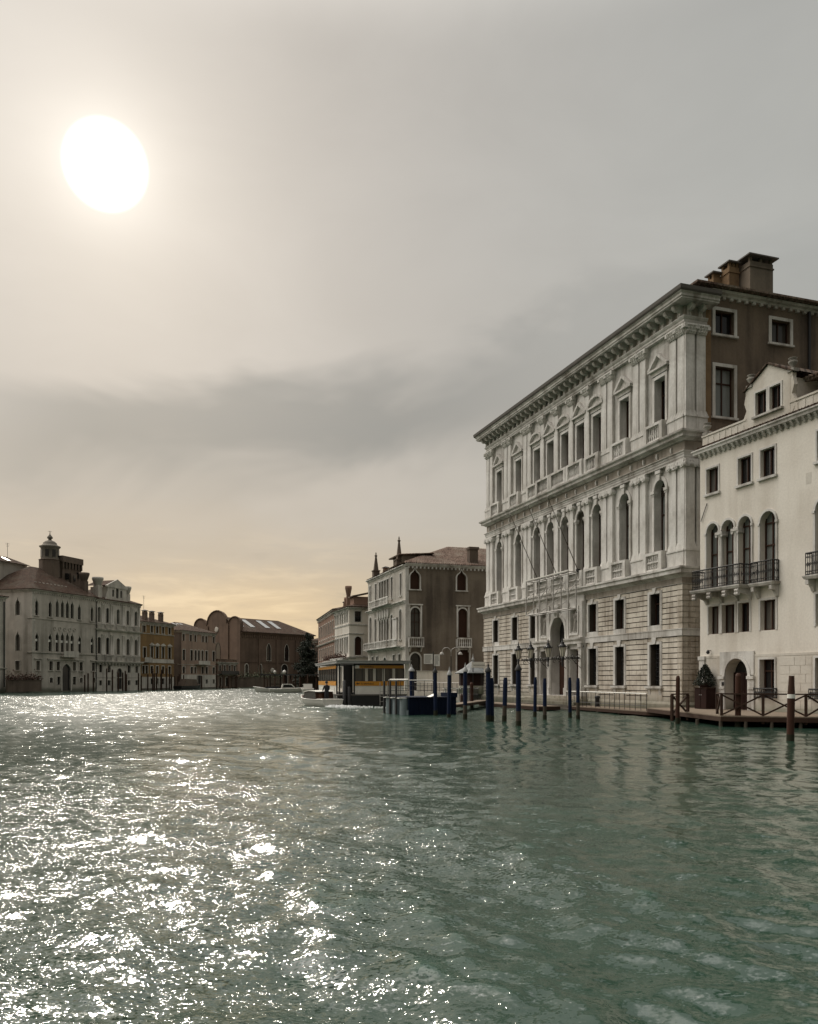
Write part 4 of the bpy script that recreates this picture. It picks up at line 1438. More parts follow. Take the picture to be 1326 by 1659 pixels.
    MB().add([(L - 9.1, -.3, 16.0), (L - 9.1, D, 16.0), (0, D, 16.0), (0, -.3, 16.0), (L - 9.1, 8, 19.5), (L - 9.1, D, 19.5), (3, 8, 18)], [(3, 0, 4, 6), (4, 5, 6), (2, 3, 6), (5, 2, 6)]).build('roof', 'tile', root)
    shell(root, L, D, 15.9, 'stucco_grey', skip='r')
    # dormer ridge, chimney and the two obelisks on the roof line
    dm = MB().box(L - 7, L - 3.2, .6, 4.2, 16, 17.5)
    d_ = dm.build('dormer', 'stucco_grey', root)
    t = MB()
    x = L - 7.3
    t.add([(L - 7.3, .2, 17.45), (L - 2.9, .2, 17.45), (L - 2.9, 4.6, 17.8), (L - 7.3, 4.6, 17.8)], [(0, 1, 2, 3), (3, 2, 1, 0)])
    while x < L - 2.9:
        t.tube((x, .1, 17.52), (x, 4.7, 17.88), .09, 6)
        x += .24
    t.build('dormer_roof', 'tile', d_)
    c = MB().box(L - 1.4, L - .5, 8.5, 9.6, 16.2, 18.2).box(L - 1.5, L - .4, 8.4, 9.7, 18.2, 18.5)
    c.build('chimney', 'tower_brick', root)
    for t_, z0, k in ((3.9, 16.0, 1.0), (14.6, 16.0, .9)):
        o = MB()
        x = X(t_)
        o.box(x - .42, x + .42, .0, .84, z0, z0 + .9).box(x - .5, x + .5, -.08, .92, z0 + .9, z0 + 1.02)
        o.add([(x - .3, .12, z0 + 1.02), (x + .3, .12, z0 + 1.02), (x + .3, .72, z0 + 1.02), (x - .3, .72, z0 + 1.02), (x - .1, .32, z0 + 3.2 * k), (x + .1, .32, z0 + 3.2 * k), (x + .1, .52, z0 + 3.2 * k), (x - .1, .52, z0 + 3.2 * k)],
              [(0, 1, 5, 4), (1, 2, 6, 5), (2, 3, 7, 6), (3, 0, 4, 7), (4, 5, 6, 7)])
        o.lathe(x, .42, [(.08, z0 + 3.2 * k), (.2, z0 + 3.3 * k), (.2, z0 + 3.42 * k), (.07, z0 + 3.5 * k), (.1, z0 + 3.65 * k), (.03, z0 + 3.9 * k)], 8)
        o.build('obelisk', 'tower_brick', root)
    chimney(root, X(12.6), 1.2, 15.9, 17.4, .6, .6, 'brick_pink')
    return root


brown_palazzo()


# ------------------------------------------------------------------ generic row house used along both banks
def row_house(name, label, cat, origin, ang, L, D, zt, wall, rows, trim='gothic_stone', strings=(), roof=2.0, roofmat='tile_dark', base=None, side_holes=None, side='l', skip='', over=.35, cornice=True, sidewall=None):
    root = thing(name, label, cat, (origin[0], origin[1], 0), ang)
    F = Face(root)
    holes = []
    for r in rows:
        for c in r['xs']:
            holes.append((H(c, r['w'], r['z0'], r['z1'], r.get('kind', 'rect'), r.get('sp', r['z1'] - r['w'] * .5), depth=.28), r))
    zb = base[0] if base else -.6
    F.part('wall', MB().wall(0, L, zb, zt, [h for h, r in holes if h['z0'] >= zb - .01 and h['z1'] > zb], 0, .28), wall)
    if base:
        F.part('base_wall', MB().wall(0, L, -.6, zb, [h for h, r in holes if h['z0'] < zb - .01], -.03, .28), base[1])
    for h, r in holes:
        yy = -.03 if base and h['z0'] < zb - .01 else 0
        F.window(h, r.get('trim', trim), r.get('tw', .15), .05, .27, yy, r.get('bars', None), r.get('sill', False), r.get('gl', 'glass'))
    for z, t, o in strings:
        F.part('string_course', MB().sweep([(0, 1), (0, 0), (L, 0), (L, 1)], [(0, z - t), (o * .6, z - t), (o, z - t * .3), (o, z), (0, z + .005)]), trim)
    if side_holes is not None:
        S = Face(root, 0, D, -90) if side == 'l' else Face(root, L, 0, 90)
        hs = [h for h, r in side_holes]
        S.part('wall', MB().wall(0, D, -.6, zt, hs, 0, .28), sidewall or wall)
        for h, r in side_holes:
            S.window(h, r.get('trim', trim), .15, .05, .27, 0, None, r.get('sill', False), r.get('gl', 'glass'))
        skip += side
    shell(root, L, D, zt, sidewall or wall, skip=skip)
    if cornice:
        m = MB().sweep([(0, D), (0, 0), (L, 0), (L, D)], [(0, zt - .35), (.08, zt - .3), (.1, zt - .18), (over * .8, zt - .05), (over * .8, zt + .06), (0, zt + .065)])
        x = .2
        while x < L - .2:
            m.box(x, x + .16, -.2, -.002, zt - .55, zt - .352)
            x += .55
        F.part('cornice', m, trim)
    if roof:
        hip_roof(root, 0, L, 0, D, zt + .07, roof, roofmat, over)
    return root, F


def R_(xs, w, z0, z1, kind='rect', sp=None, **k):
    d_ = dict(xs=xs, w=w, z0=z0, z1=z1, kind=kind, **k)
    if sp is not None:
        d_['sp'] = sp
    return d_


def antenna(root, x, y, z, h):
    m = MB().tube((x, y, z), (x, y, z + h), .035, 5)
    for k in range(3):
        m.tube((x - .5 + .1 * k, y, z + h - .25 * k - .1), (x + .5 - .1 * k, y, z + h - .25 * k - .1), .02, 4)
    m.build('antenna', 'black_iron', root)


def cream_house():
    L = 9.7
    o = (-8.606 - .3063 * L, 118 + .9519 * L)
    side = [(H(1.3, .95, 10.45, 12.0, depth=.28), {}), (H(1.33, 1.0, 5.65, 8.35, 'round', 7.85, depth=.28), dict(gl='shutter')), (H(3.6, .95, 10.45, 12.0, depth=.28), {})]
    root, F = row_house('house', 'cream house with rounded attic roof between brown and brick buildings', 'house', o, math.atan2(-.9519, .3063), L, 7, 12.5, 'stucco_cream',
                        [R_([1.2, 2.6, 4.2, 5.6, 7.2, 8.6], .75, 10.4, 11.9), R_([1.2, 2.6, 4.2, 5.6, 7.2, 8.6], .85, 5.9, 8.3), R_([1.5, 4.5, 7.5], 1.2, .8, 4.0)],
                        'istrian', [(10.15, .2, .1), (8.8, .12, .08), (5.4, .25, .2)], 1.2, 'tile_dark', side_holes=side, side='r', over=.5)
    S = Face(root, L, 0, 90)
    S.part('string_course', MB().box(0, 6.9, -.08, -.002, 9.98, 10.15).box(0, 6.9, -.1, -.002, 5.35, 5.55).box(.5, 2.2, -.12, -.002, 8.7, 8.85), 'istrian')
    a = MB().box(L - 3.0, L - .8, .9, 5, 12.6, 14.2)
    al = a.build('attic', 'brick_pink', root)
    t = MB().add([(L - 3.3, .6, 14.15), (L - .5, .6, 14.15), (L - .5, 5.2, 15.2), (L - 3.3, 5.2, 15.2), (L - 3.3, .6, 14.3), (L - .5, .6, 14.3), (L - .5, 5.2, 15.35), (L - 3.3, 5.2, 15.35)], [(0, 3, 2, 1), (4, 5, 6, 7), (0, 1, 5, 4), (1, 2, 6, 5), (2, 3, 7, 6), (3, 0, 4, 7)])
    t.build('attic_roof', 'tile', al)
    chimney(root, 4.3, 1.2, 12.6, 16.2, .55, .55, 'brick_pink', 'cone')
    chimney(root, 3.0, 1.2, 12.6, 14.6, .4, .4, 'brick_pink', 'cone')
    pl = MB().box(.6, L - .3, -.9, -.002, 5.0, 5.15).box(.6, L - .3, -.9, -.84, 5.15, 5.3)
    b = F.part('balcony', pl, 'istrian')
    fo = MB()
    pts = []
    for k in range(700):
        x = .8 + (L - 1.3) * rnd.random()
        pts.append((x, -.55 + rnd.gauss(0, .25), 5.4 + abs(rnd.gauss(0, .38)) * (.6 + .5 * math.sin(x * 2.1)) - .35 * (rnd.random() < .3)))
    fo.leaves(pts, .12, rnd)
    fo.build('balcony_plants', 'leaf_brown', b)


def brick_house():
    L = 23.0
    u = Vector((-.2165, .9763))
    o = (-11.56 + u.x * L, 127 + u.y * L)
    xs = [L - k for k in (1.6, 4.2, 6.9, 9.6, 12.3, 15, 17.7, 20.5)]
    root, F = row_house('house', 'tall reddish brick house on the right bank beside the dark conifer', 'house', o, math.atan2(-u.y, -u.x), L, 12, 12.9, 'brick_pink',
                        [R_(xs, .95, 9.4, 11.4), R_(xs, .95, 5.6, 7.4, sill=True), R_(xs, .95, 8.5, 8.9), R_(xs[::2], 1.2, 1.2, 3.8)], 'gothic_stone', [(8.3, .25, .25), (5.0, .2, .1)], 1.8, 'tile_dark', base=(4.95, 'gothic_stone'))
    chimney(root, L - 2.5, 2, 13, 14.6, .5, .5, 'brick_pink', 'flat')
    cp = MB()
    cp.leaves([(L - 2 - 8 * rnd.random(), -.35 + rnd.gauss(0, .2), 5.3 + abs(rnd.gauss(0, .35))) for k in range(400)], .11, rnd)
    pb = F.part('balcony', MB().box(L - 10, L - 1.5, -.7, -.002, 4.96, 5.1), 'gothic_stone')
    cp.build('balcony_plants', 'leaf_brown', pb)


cream_house()
brick_house()


# ------------------------------------------------------------------ far left bank
LB = math.atan2(.95213, .30568)


def lb(x, y, z=0.0, o=(-62.478, 136.0)):
    c, s = math.cos(LB), math.sin(LB)
    return (o[0] + c * x - s * y, o[1] + s * x + c * y, z)


def gothic_palazzo():
    L, D = 15.95, 13.0
    sw = lambda u: D - u      # side face runs from the back to the canal corner
    kg = dict(kind='ogee')
    side = [(H(sw(2.95), .95, 12.9, 15.85, 'ogee', 14.6, depth=.28), {}), (H(sw(2.95), .95, 6.95, 10.25, 'ogee', 9.0, depth=.28), {}), (H(sw(3.0), .95, 3.75, 5.25, depth=.28), dict(sill=True)),
            (H(sw(8.5), .95, 12.9, 15.85, 'ogee', 14.6, depth=.28), {}), (H(sw(8.5), .95, 6.95, 10.25, 'ogee', 9.0, depth=.28), {})]
    rows = [R_([1.0, 4.1, 11.35, 14.7], .78, 12.85, 15.75, 'ogee', 14.6, gl='glass', sill=True), R_([5.8, 7.07, 8.3, 9.5], .82, 12.95, 16.1, 'ogee', 14.9, gl='glass'),
            R_([1.05, 4.1, 11.45, 14.75], .82, 6.95, 10.2, 'ogee', 9.0, gl='glass'), R_([5.8, 7.07, 8.3, 9.5], .84, 6.95, 10.5, 'ogee', 9.3, gl='glass'),
            R_([1.3, 4.3, 6.05, 10.05, 11.8, 15.1], .88, 3.72, 5.27, sill=True), R_([8.1], 2.1, .2, 4.9, 'point', 3.8, gl='dark_hull', tw=.25),
            R_([1.3, 4.4, 11.85, 15.3], .75, 1.6, 2.5, 'round', 2.2), R_([6.2, 10.1], .8, 1.25, 2.65)]
    root, F = row_house('palazzo', 'pale gothic palazzo with ogee windows and a brick tower on its roof', 'palazzo', (-62.478, 136.0), LB, L, D, 17.1, 'gothic_wall', rows, 'gothic_stone',
                        [(12.42, .14, .1), (6.72, .16, .14)], 4.9, 'tile_dark', side_holes=side)
    # white sash blinds half way in the main-floor windows
    for c in (1.05, 4.1, 5.8, 7.07, 8.3, 9.5, 11.45, 14.75):
        F.part('blind', MB().box(c - .36, c + .36, .2, .23, 8.55, 8.95), 'white_paint')
    tr = MB()
    for k in range(5):
        x = 5.2 + k * 1.22
        for a in range(8):
            t0, t1 = a * .785, (a + 1) * .785
            tr.tube((x + .3 * math.cos(t0), -.06, 10.95 + .3 * math.sin(t0)), (x + .3 * math.cos(t1), -.06, 10.95 + .3 * math.sin(t1)), .06, 4)
    F.part('tracery', tr, 'gothic_stone')
    F.part('balcony', MB().box(6.5, 10.2, -.9, -.002, 6.05, 6.2).box(6.5, 10.2, -.9, -.8, 6.2, 7.1), 'gothic_stone')
    for c in (1.3, 15.1):
        F.part('lintel', MB().box(c - .85, c + .85, -.2, -.002, 5.55, 5.72), 'gothic_stone')
    F.part('lintel', MB().box(3.4, 12.6, -.2, -.002, 5.55, 5.72), 'gothic_stone')
    F.part('downpipe', MB().tube((15.85, -.1, .4), (15.85, -.1, 16.6), .07, 6), 'black_iron')
    q = MB()
    for k in range(22):
        e = .7 if k % 2 else .45
        q.box(-.03, e, -.03, -.002, 6.8 + k * .46, 6.8 + k * .46 + .42)
    F.part('quoin', q, 'gothic_stone')
    # the tower group on the roof
    t = MB().lathe(10.9, 6.0, [(1.85, 17), (1.85, 23.6), (1.95, 23.7), (1.8, 23.8), (1.6, 23.85)], 8, False)
    tw = t.build('tower', 'tower_brick', root)
    b = MB().lathe(10.9, 6.0, [(1.55, 23.85), (1.55, 25.8), (1.82, 26.05), (1.82, 26.2), (1.4, 26.25), (1.35, 26.45), (1.15, 26.5), (1.2, 26.75), (.8, 27.1), (.4, 27.25), (.28, 27.35), (.28, 27.55), (.5, 27.65), (.46, 27.9), (.2, 28.2), (.08, 28.4), (.035, 29.0)], 16)
    b.build('lantern', 'tower_stone', tw)
    for k in range(8):
        a = math.pi / 8 + k * math.pi / 4
        MB().box(-.3, .3, -.06, .06, 24.2, 25.5).build('window', 'glass', tw, (10.9 + 1.5 * math.cos(a), 6.0 + 1.5 * math.sin(a), 0), a + math.pi / 2)
    MB().tube((10.4, 6, 28.85), (11.4, 6, 28.9), .03, 4).build('weather_vane', 'black_iron', tw)
    ob = MB().box(12.0, 17.0, 4.2, 8.5, 17, 22.4)
    ob.box(11.7, 17.2, 3.9, 8.7, 23.5, 24.6)
    for k in range(7):
        ob.box(11.9 + k * .8, 12.2 + k * .8, 3.95, 4.6, 22.4, 23.5)
    ob.box(13.8, 15.4, 3.8, 4.2, 18, 21.6)
    ob.box(12.2, 16.8, 4.6, 8.3, 22.4, 23.5)
    ob.build('tower_block', 'tower_brick', root)
    for x, z in ((12.9, 20.4), (14.6, 20.2), (16.0, 20.9)):
        F.part('slit_window', MB().box(x - .25, x + .25, 3.7, 4.19, z, z + 1.1), 'glass')
    chimney(root, 14.6, 1.6, 16.5, 21.7, 1.0, 1.0, 'tower_brick', 'cone')
    r2 = MB().box(.4, 8.6, 9.0, 14, 18, 22.6)
    rr_ = r2.build('attic', 'gothic_wall', root)
    MB().add([(.0, 8.6, 22.55), (9.0, 8.6, 22.55), (9.0, 14.4, 22.55), (.0, 14.4, 22.55), (2.6, 11.4, 23.9), (6.4, 11.4, 23.9)], [(0, 1, 5, 4), (1, 2, 5), (2, 3, 4, 5), (3, 0, 4)]).build('attic_roof', 'tile_dark', rr_)
    MB().add([(4.2, 9.3, 22.95), (5.2, 9.3, 22.95), (5.2, 10.6, 23.58), (4.2, 10.6, 23.58)], [(0, 1, 2, 3)]).build('skylight', 'skylight', rr_)
    for k in range(9):
        F.part('roof_vent', MB().box(2.4 + k * .9, 2.8 + k * .9, 1.55, 1.95, 18.3, 18.75), 'gothic_stone')
    antenna(root, 4.6, 9.5, 22.6, 3.4)
    return root


def classical_palazzo():
    L, D = 13.1, 12.0
    o = lb(15.97, 0)
    xs = [.72, 3.1, 6.2, 9.15, 11.7]
    rows = [R_(xs, .78, 12.8, 15.6, 'round', 15.2), R_(xs, .98, 6.95, 10.05, 'round', 9.55), R_([1.1, 3.5, 9.45, 11.85], .95, 3.5, 4.9), R_([1.1, 3.5, 9.45, 11.85], .8, 1.05, 2.0), R_([6.55], 1.6, .3, 4.3, 'round', 3.5, gl='dark_hull')]
    root, F = row_house('palazzo', 'white classical palazzo with a gabled dormer and paired half columns', 'palazzo', o, LB, L, D, 16.95, 'gothic_stone', rows, 'gothic_stone',
                        [(11.6, .35, .4), (5.6, .4, .5), (2.6, .15, .08)], 2.6, 'tile_dark', base=(5.2, 'gothic_stone'))
    half = MB().lathe(0, 0, [(.26, 0), (.26, .3), (.19, .32), (.17, 3.5), (.25, 3.75), (.25, 3.9)], 8).mesh('half_column')
    for z in (6.7, 12.4):
        for x in (1.6, 2.1, 4.1, 4.6, 7.6, 8.0, 10.2, 10.6, 12.6):
            F.inst('half_column', half, 'gothic_stone', x, -.05, z)
    for z, h in ((5.65, 1.1), (11.65, .95)):
        for x in xs:
            m = MB().box(x - .8, x + .8, -.45, -.32, z + h - .15, z + h).box(x - .8, x + .8, -.45, -.3, z, z + .12)
            for k in range(6):
                m.box(x - .75 + k * .27, x - .6 + k * .27, -.43, -.33, z + .12, z + h - .15)
            F.part('balustrade', m, 'gothic_stone')
    co = MB().prism([(-.002, 5.1), (-.15, 5.15), (-.4, 5.4), (-.45, 5.58), (-.002, 5.58)], 'x', -.13, .13).mesh('corbel')
    for k in range(14):
        F.inst('corbel', co, 'gothic_stone', .5 + k * .93, 0, -.38)
    m = MB().wall(3.3, 8.9, 16.9, 19.6, [H(6.1, .8, 17.7, 20.3 - .71, 'round', 19.2), H(4.9, .55, 17.9, 19.2), H(7.3, .55, 17.9, 19.2)], .1, .25)
    m.prism([(3.0, 19.6), (9.2, 19.6), (9.2, 19.9), (6.1, 21.3), (3.0, 19.9)], 'y', .0, .4)
    m.prism([(2.6, 16.95), (3.3, 16.95), (3.3, 18.8), (3.0, 17.7)], 'y', .12, .35).prism([(8.9, 16.95), (9.6, 16.95), (9.2, 17.7), (8.9, 18.8)], 'y', .12, .35)
    m.add([(3.3, .1, 16.9), (3.3, 4, 16.9), (3.3, 4, 19.7), (3.3, .1, 19.7)], [(0, 1, 2, 3)])
    dm = F.part('dormer', m, 'gothic_stone')
    MB().add([(3.0, .4, 19.9), (6.1, .4, 21.2), (6.1, 5, 21.2), (3.0, 5, 19.9), (9.2, .4, 19.9), (9.2, 5, 19.9)], [(0, 1, 2, 3), (1, 4, 5, 2)]).build('dormer_roof', 'tile_dark', dm)
    MB().add([(4.5, .33, 17.6), (7.7, .33, 17.6), (7.7, .33, 19.6), (4.5, .33, 19.6)], [(0, 1, 2, 3)]).build('pane', 'glass', dm)
    chimney(root, 1.6, 1.0, 17, 21.2, 1.1, 1.1, 'gothic_stone', 'cone')
    chimney(root, 10.2, 1.0, 17, 20.4, .9, .9, 'gothic_stone', 'cone')
    antenna(root, 12.4, 4, 18, 3.4)


def ochre_house():
    L, D = 11.75, 11.0
    o = (-54.947, 168.0)
    xs = [3.75, 5.65, 7.75, 10.1]
    rows = [R_(xs, .82, 11.95, 13.4, sill=True), R_(xs, .95, 6.65, 9.1), R_(xs, .82, 3.4, 5.0), R_(xs, .82, 1.2, 2.4), R_([1.3], 1.0, 6.65, 8.8), R_([1.0], 1.3, 11.9, 13.3), R_([.9, 2.0], .75, 3.4, 5.0)]
    root, F = row_house('house', 'ochre plastered house with white window lintels on the left bank', 'house', o, LB, L, D, 14.0, 'ochre', rows, 'gothic_stone', [(11.75, .14, .1), (5.75, .12, .08)], 2.0, 'tile_dark', base=(2.7, 'gothic_stone'))
    F.part('parapet_band', MB().box(2.9, L - .1, -.06, -.002, 5.76, 6.5), 'gothic_stone')
    F.part('balcony', MB().box(.1, 2.6, -1.0, -.002, 5.7, 5.85).box(.1, 2.6, -1.0, -.94, 5.85, 6.7), 'gothic_stone')
    for x in xs:
        F.part('lintel', MB().prism([(x - .8, 9.3), (x + .8, 9.3), (x + .8, 9.45), (x, 9.85), (x - .8, 9.45)], 'y', -.2, -.002), 'gothic_stone')
    for x in (3.2, 5.6, 8.8):
        chimney(root, x, 1.3, 14, 16.8, .8, .8, 'tower_brick', 'flat')
    antenna(root, 6.6, 4, 15.5, 4.6)


def pink_house():
    L, D = 14.5, 11.0
    o = (-51.05, 184.0)
    rows = [R_([.85, 3.75, 5.6, 8.85, 10.3, 13.6], .82, 10.9, 12.4, gl='shutter'), R_([1.0, 4.1, 10.4, 13.6], .95, 6.5, 8.9), R_([5.75, 7.15, 8.65], .85, 6.6, 9.0, 'round', 8.6), R_([.95, 4.2, 8.75, 10.5, 13.65], .9, 3.55, 5.1), R_([5.6], .8, 3.55, 5.0), R_([1.0, 4.2, 10.5, 13.6], .8, 1.2, 2.2), R_([7.25], 1.7, .35, 3.1, gl='dark_hull')]
    side = [(H(7.5, 1.6, 6.5, 9.2, 'round', 8.4, depth=.28), {}), (H(3.5, 1.0, 6.5, 8.6, depth=.28), {}), (H(7.5, 1.0, 10.8, 12.2, depth=.28), {})]
    root, F = row_house('house', 'rosy plastered house with three round arched windows and skylights in its roof', 'house', o, LB, L, D, 13.1, 'palepink', rows, 'gothic_stone', [(5.6, .12, .08)], 2.4, 'tile_dark', side_holes=side, sidewall='tower_brick', base=(3.3, 'gothic_stone'))
    F.part('balcony', MB().box(5.6, 10.5, -1.0, -.002, 5.62, 5.78).box(5.6, 10.5, -1.0, -.92, 5.78, 6.5), 'gothic_stone')
    sk = Face(root)
    for x in (2.6, 4.4, 5.8):
        MB().add([(x, 3.0, 14.55), (x + 1.0, 3.0, 14.55), (x + 1.0, 4.6, 15.25), (x, 4.6, 15.25)], [(0, 1, 2, 3)]).build('skylight', 'skylight', root)


def brick_church():
    d1 = Vector((.637, .7709))
    ang = math.atan2(d1.y, d1.x)
    root = thing('church', 'large brick church with a curved gable and strips of skylight', 'church', (-45.67, 223.0, 0), ang)
    Ls, D = 27.0, 15.4
    F = Face(root)                          # long side, towards us
    G_ = Face(root, 0, D, -90)              # curved gable front on the left
    hs = [H(9.8, 1.5, 7.5, 12.3, 'point', 10.6), H(16.5, 1.5, 7.5, 12.3, 'point', 10.6), H(23, 1.5, 7.5, 12.3, 'point', 10.6), H(15.7, 2.3, .8, 6.5, 'round', 5.3), H(1.9, 1.0, 2.8, 6.4, 'round', 5.9), H(6.7, 1.0, 2.8, 6.4, 'round', 5.9)]
    F.part('wall', MB().wall(0, Ls, -.6, 15.1, hs, 0, .3), 'brick_church')
    for h in hs:
        F.window(h, 'gothic_stone', .2 if h['z0'] < 7 else .12, .06, .28, 0, 'c' if h['z0'] > 7 else None, True)
    for c in (6.35, 12.8, 20.2, 26.6):
        F.part('lesene', MB().box(c - .3, c + .3, -.2, -.002, -.3, 13.2).box(c - .42, c + .42, -.3, -.002, 13.2, 13.5), 'brick_church')
    co = MB().box(0, Ls, -.3, -.002, 14.7, 15.1)
    x = .3
    while x < Ls:
        co.prism([(x, 14.7), (x + .55, 14.7), (x + .5, 13.9), (x + .28, 13.6), (x + .05, 13.9)], 'y', -.16, -.002)
        x += .8
    F.part('cornice', co, 'brick_church')
    F.part('string_course', MB().box(0, Ls, -.12, -.002, 6.9, 7.15), 'brick_church')
    F.part('oculus', MB().lathe(0, 0, [(.75, -.1), (.75, .02), (.5, .05)], 14), 'gothic_stone', 11.2, 0, 4.7).rotation_euler = (R(90), 0, 0)
    # roof with the long skylight strips
    e = .6
    rm = MB()
    zr = 19.6
    rm.add([(-.0, -e, 15.05), (Ls + e, -e, 15.05), (Ls + e, D + e, 15.05), (0, D + e, 15.05), (0, -e, 15.3), (Ls + e, -e, 15.3), (Ls + e, D + e, 15.3), (0, D + e, 15.3), (0, D / 2, zr), (Ls - 7, D / 2, zr)],
           [(0, 1, 5, 4), (1, 2, 6, 5), (2, 3, 7, 6), (4, 5, 9, 8), (5, 6, 9), (6, 7, 8, 9)])
    rf = rm.build('roof', 'tile_dark', root)
    slope = (zr - 15.3) / (D / 2 + e)
    for x in (1.2, 5.2, 10.6, 14.8):
        y0, y1 = 2.2, 6.6
        MB().add([(x, y0, 15.3 + slope * (y0 + e) + .1), (x + 1.7, y0, 15.3 + slope * (y0 + e) + .1), (x + 1.7, y1, 15.3 + slope * (y1 + e) + .1), (x, y1, 15.3 + slope * (y1 + e) + .1)], [(0, 1, 2, 3)]).build('skylight', 'skylight', rf)
    # gable front: three round lobes, the middle one tallest (x runs from the far end to our corner)
    x_ = lambda w: D - w
    W = 21.0
    out = [(D - W, -.6), (D - .05, -.6)]
    def lobe(a, b, z0, z1, n=12):
        return [((a + b) / 2 + (b - a) / 2 * math.cos(math.pi * k / n), z0 + (z1 - z0) * math.sin(math.pi * k / n)) for k in range(n + 1)]
    out += [(D - .05, 17.0)] + lobe(x_(5.4), D - .05, 17.4, 19.35) + [(x_(5.4), 17.4)]
    out += [(x_(6.2), 17.8)] + lobe(x_(14.9), x_(6.2), 17.8, 21.4) + lobe(x_(20.9), x_(15.3), 17.4, 19.5)
    gm = MB()
    n = len(out)
    gm.add([(p[0], 0, p[1]) for p in out] + [(p[0], .8, p[1]) for p in out], [tuple(range(n))] + [(i, (i + 1) % n, (i + 1) % n + n, i + n) for i in range(n)] + [tuple(range(2 * n - 1, n - 1, -1))])
    G_.part('gable', gm, 'brick_church')
    for a, b, z0, z1 in ((x_(5.4), D - .05, 17.4, 19.35), (x_(14.9), x_(6.2), 17.8, 21.4), (x_(20.9), x_(15.3), 17.4, 19.5)):
        m = MB()
        pts = lobe(a, b, z0, z1)
        for p, q in zip(pts, pts[1:]):
            m.tube((p[0], -.1, p[1] + .1), (q[0], -.1, q[1] + .05), .17, 6)
        G_.part('gable_coping', m, 'brick_church')
    for w in (.35, 5.5, 14.6):
        G_.part('lesene', MB().box(x_(w) - .35, x_(w) + .35, -.3, -.002, -.3, 17.2), 'brick_church')
    tw = H(x_(10.1), 1.7, 7.1, 12.4, 'point', 10.8)
    G_.part('window', MB().ring(tw, .3, -.12, -.002).wall(tw['x0'], tw['x1'], tw['z0'], tw['z1'], [], -.02), 'glass')
    o = G_.part('oculus', MB().lathe(0, 0, [(.8, 0), (.8, .1), (.5, .12)], 16), 'gothic_stone', x_(10.6), 0, 16.1)
    o.rotation_euler = (R(90), 0, G_.rot)
    shell(root, Ls, D, 15.05, 'brick_church', skip='l')


gothic_palazzo()
classical_palazzo()
ochre_house()
pink_house()
brick_church()


def edge_house():
    # pale house cut by the left edge of the picture, standing forward of the gothic palazzo
    root, F = row_house('house', 'pale house with drainpipe and low shopfront at the left picture edge', 'house', lb(-14.25, 0.0), LB, 8.6, 14, 15.2, 'gothic_wall',
                        [R_([1.5, 4.0, 6.8], .9, 9.5, 12), R_([1.5, 4.0, 6.8], .9, 5.5, 7.8), R_([1.6, 4.0, 6.6], 1.3, .6, 3.2)], 'gothic_stone', [(4.0, .2, .2)], 1.6, 'tile_dark')
    F.part('downpipe', MB().tube((8.2, -.12, 1), (8.2, -.12, 14.5), .09, 6), 'black_iron')


def small_house():
    # low brick house with battlements between the rosy house and the church
    root, F = row_house('house', 'low brick house with small battlements in front of the church gable', 'house', (-46.6, 199.5), math.atan2(.95, .31), 9.6, 7, 6.4, 'brick_church',
                        [R_([1.2, 3.4, 5.8, 8.2], .8, 4.3, 5.7), R_([1.4, 4.4, 7.8], 1.1, .5, 2.7)], 'gothic_stone', [(3.4, .2, .15)], 0)
    for k in range(9):
        F.part('merlon', MB().box(.1 + k * 1.07, .7 + k * 1.07, -.1, .4, 6.47, 7.1).box(.05 + k * 1.07, .75 + k * 1.07, -.14, .44, 7.1, 7.2), 'brick_church')
    F.part('balcony', MB().box(.5, 9, -.9, -.002, 3.42, 3.56).box(.5, 9, -.9, -.84, 3.56, 4.3), 'black_iron')


def right_house():
    row_house('house', 'distant brick house just right of the conifer tree', 'house', (-29.0, 236), math.atan2(-.5, 1), 10, 8, 13.2, 'brick_church', [R_([1.5, 4, 6.5, 8.8], .9, 9, 10.8), R_([1.5, 4, 6.5, 8.8], .9, 5, 6.8)], 'gothic_stone', [(8.2, .15, .1)], 1.5, 'tile_dark')


edge_house()
small_house()
right_house()


# ------------------------------------------------------------------ walls, hedge and tree on the far banks
def garden_wall():
    root = thing('garden_wall', 'dark red brick garden wall with creeper below the gothic palazzo', 'garden wall', lb(-7.2, -1.6), LB)
    MB().box(0, 7.3, -.25, .1, .2, 2.0).box(0, 7.3, -.3, .15, 2.0, 2.12).build('wall', 'tower_brick', root)
    f = MB()
    f.leaves([(7.2 * rnd.random(), -.1 + rnd.gauss(0, .3), 2.1 + abs(rnd.gauss(0, .45))) for k in range(900)], .14, rnd)
    f.build('creeper', 'leaf_brown', root)


def far_wall():
    root = thing('garden_wall', 'long dark wall with hedge along the water before the church', 'garden wall', (-44.6, 206.0, 0), math.atan2(.74, .67))
    MB().box(0, 17, -.3, .2, .2, 2.6).box(0, 17, -.36, .26, 2.6, 2.75).build('wall', 'tower_brick', root)
    f = MB()
    f.leaves([(17 * rnd.random(), .5 + rnd.gauss(0, .5), 2.2 + abs(rnd.gauss(0, .8))) for k in range(1500)], .2, rnd)
    f.build('hedge', 'leaf', root)


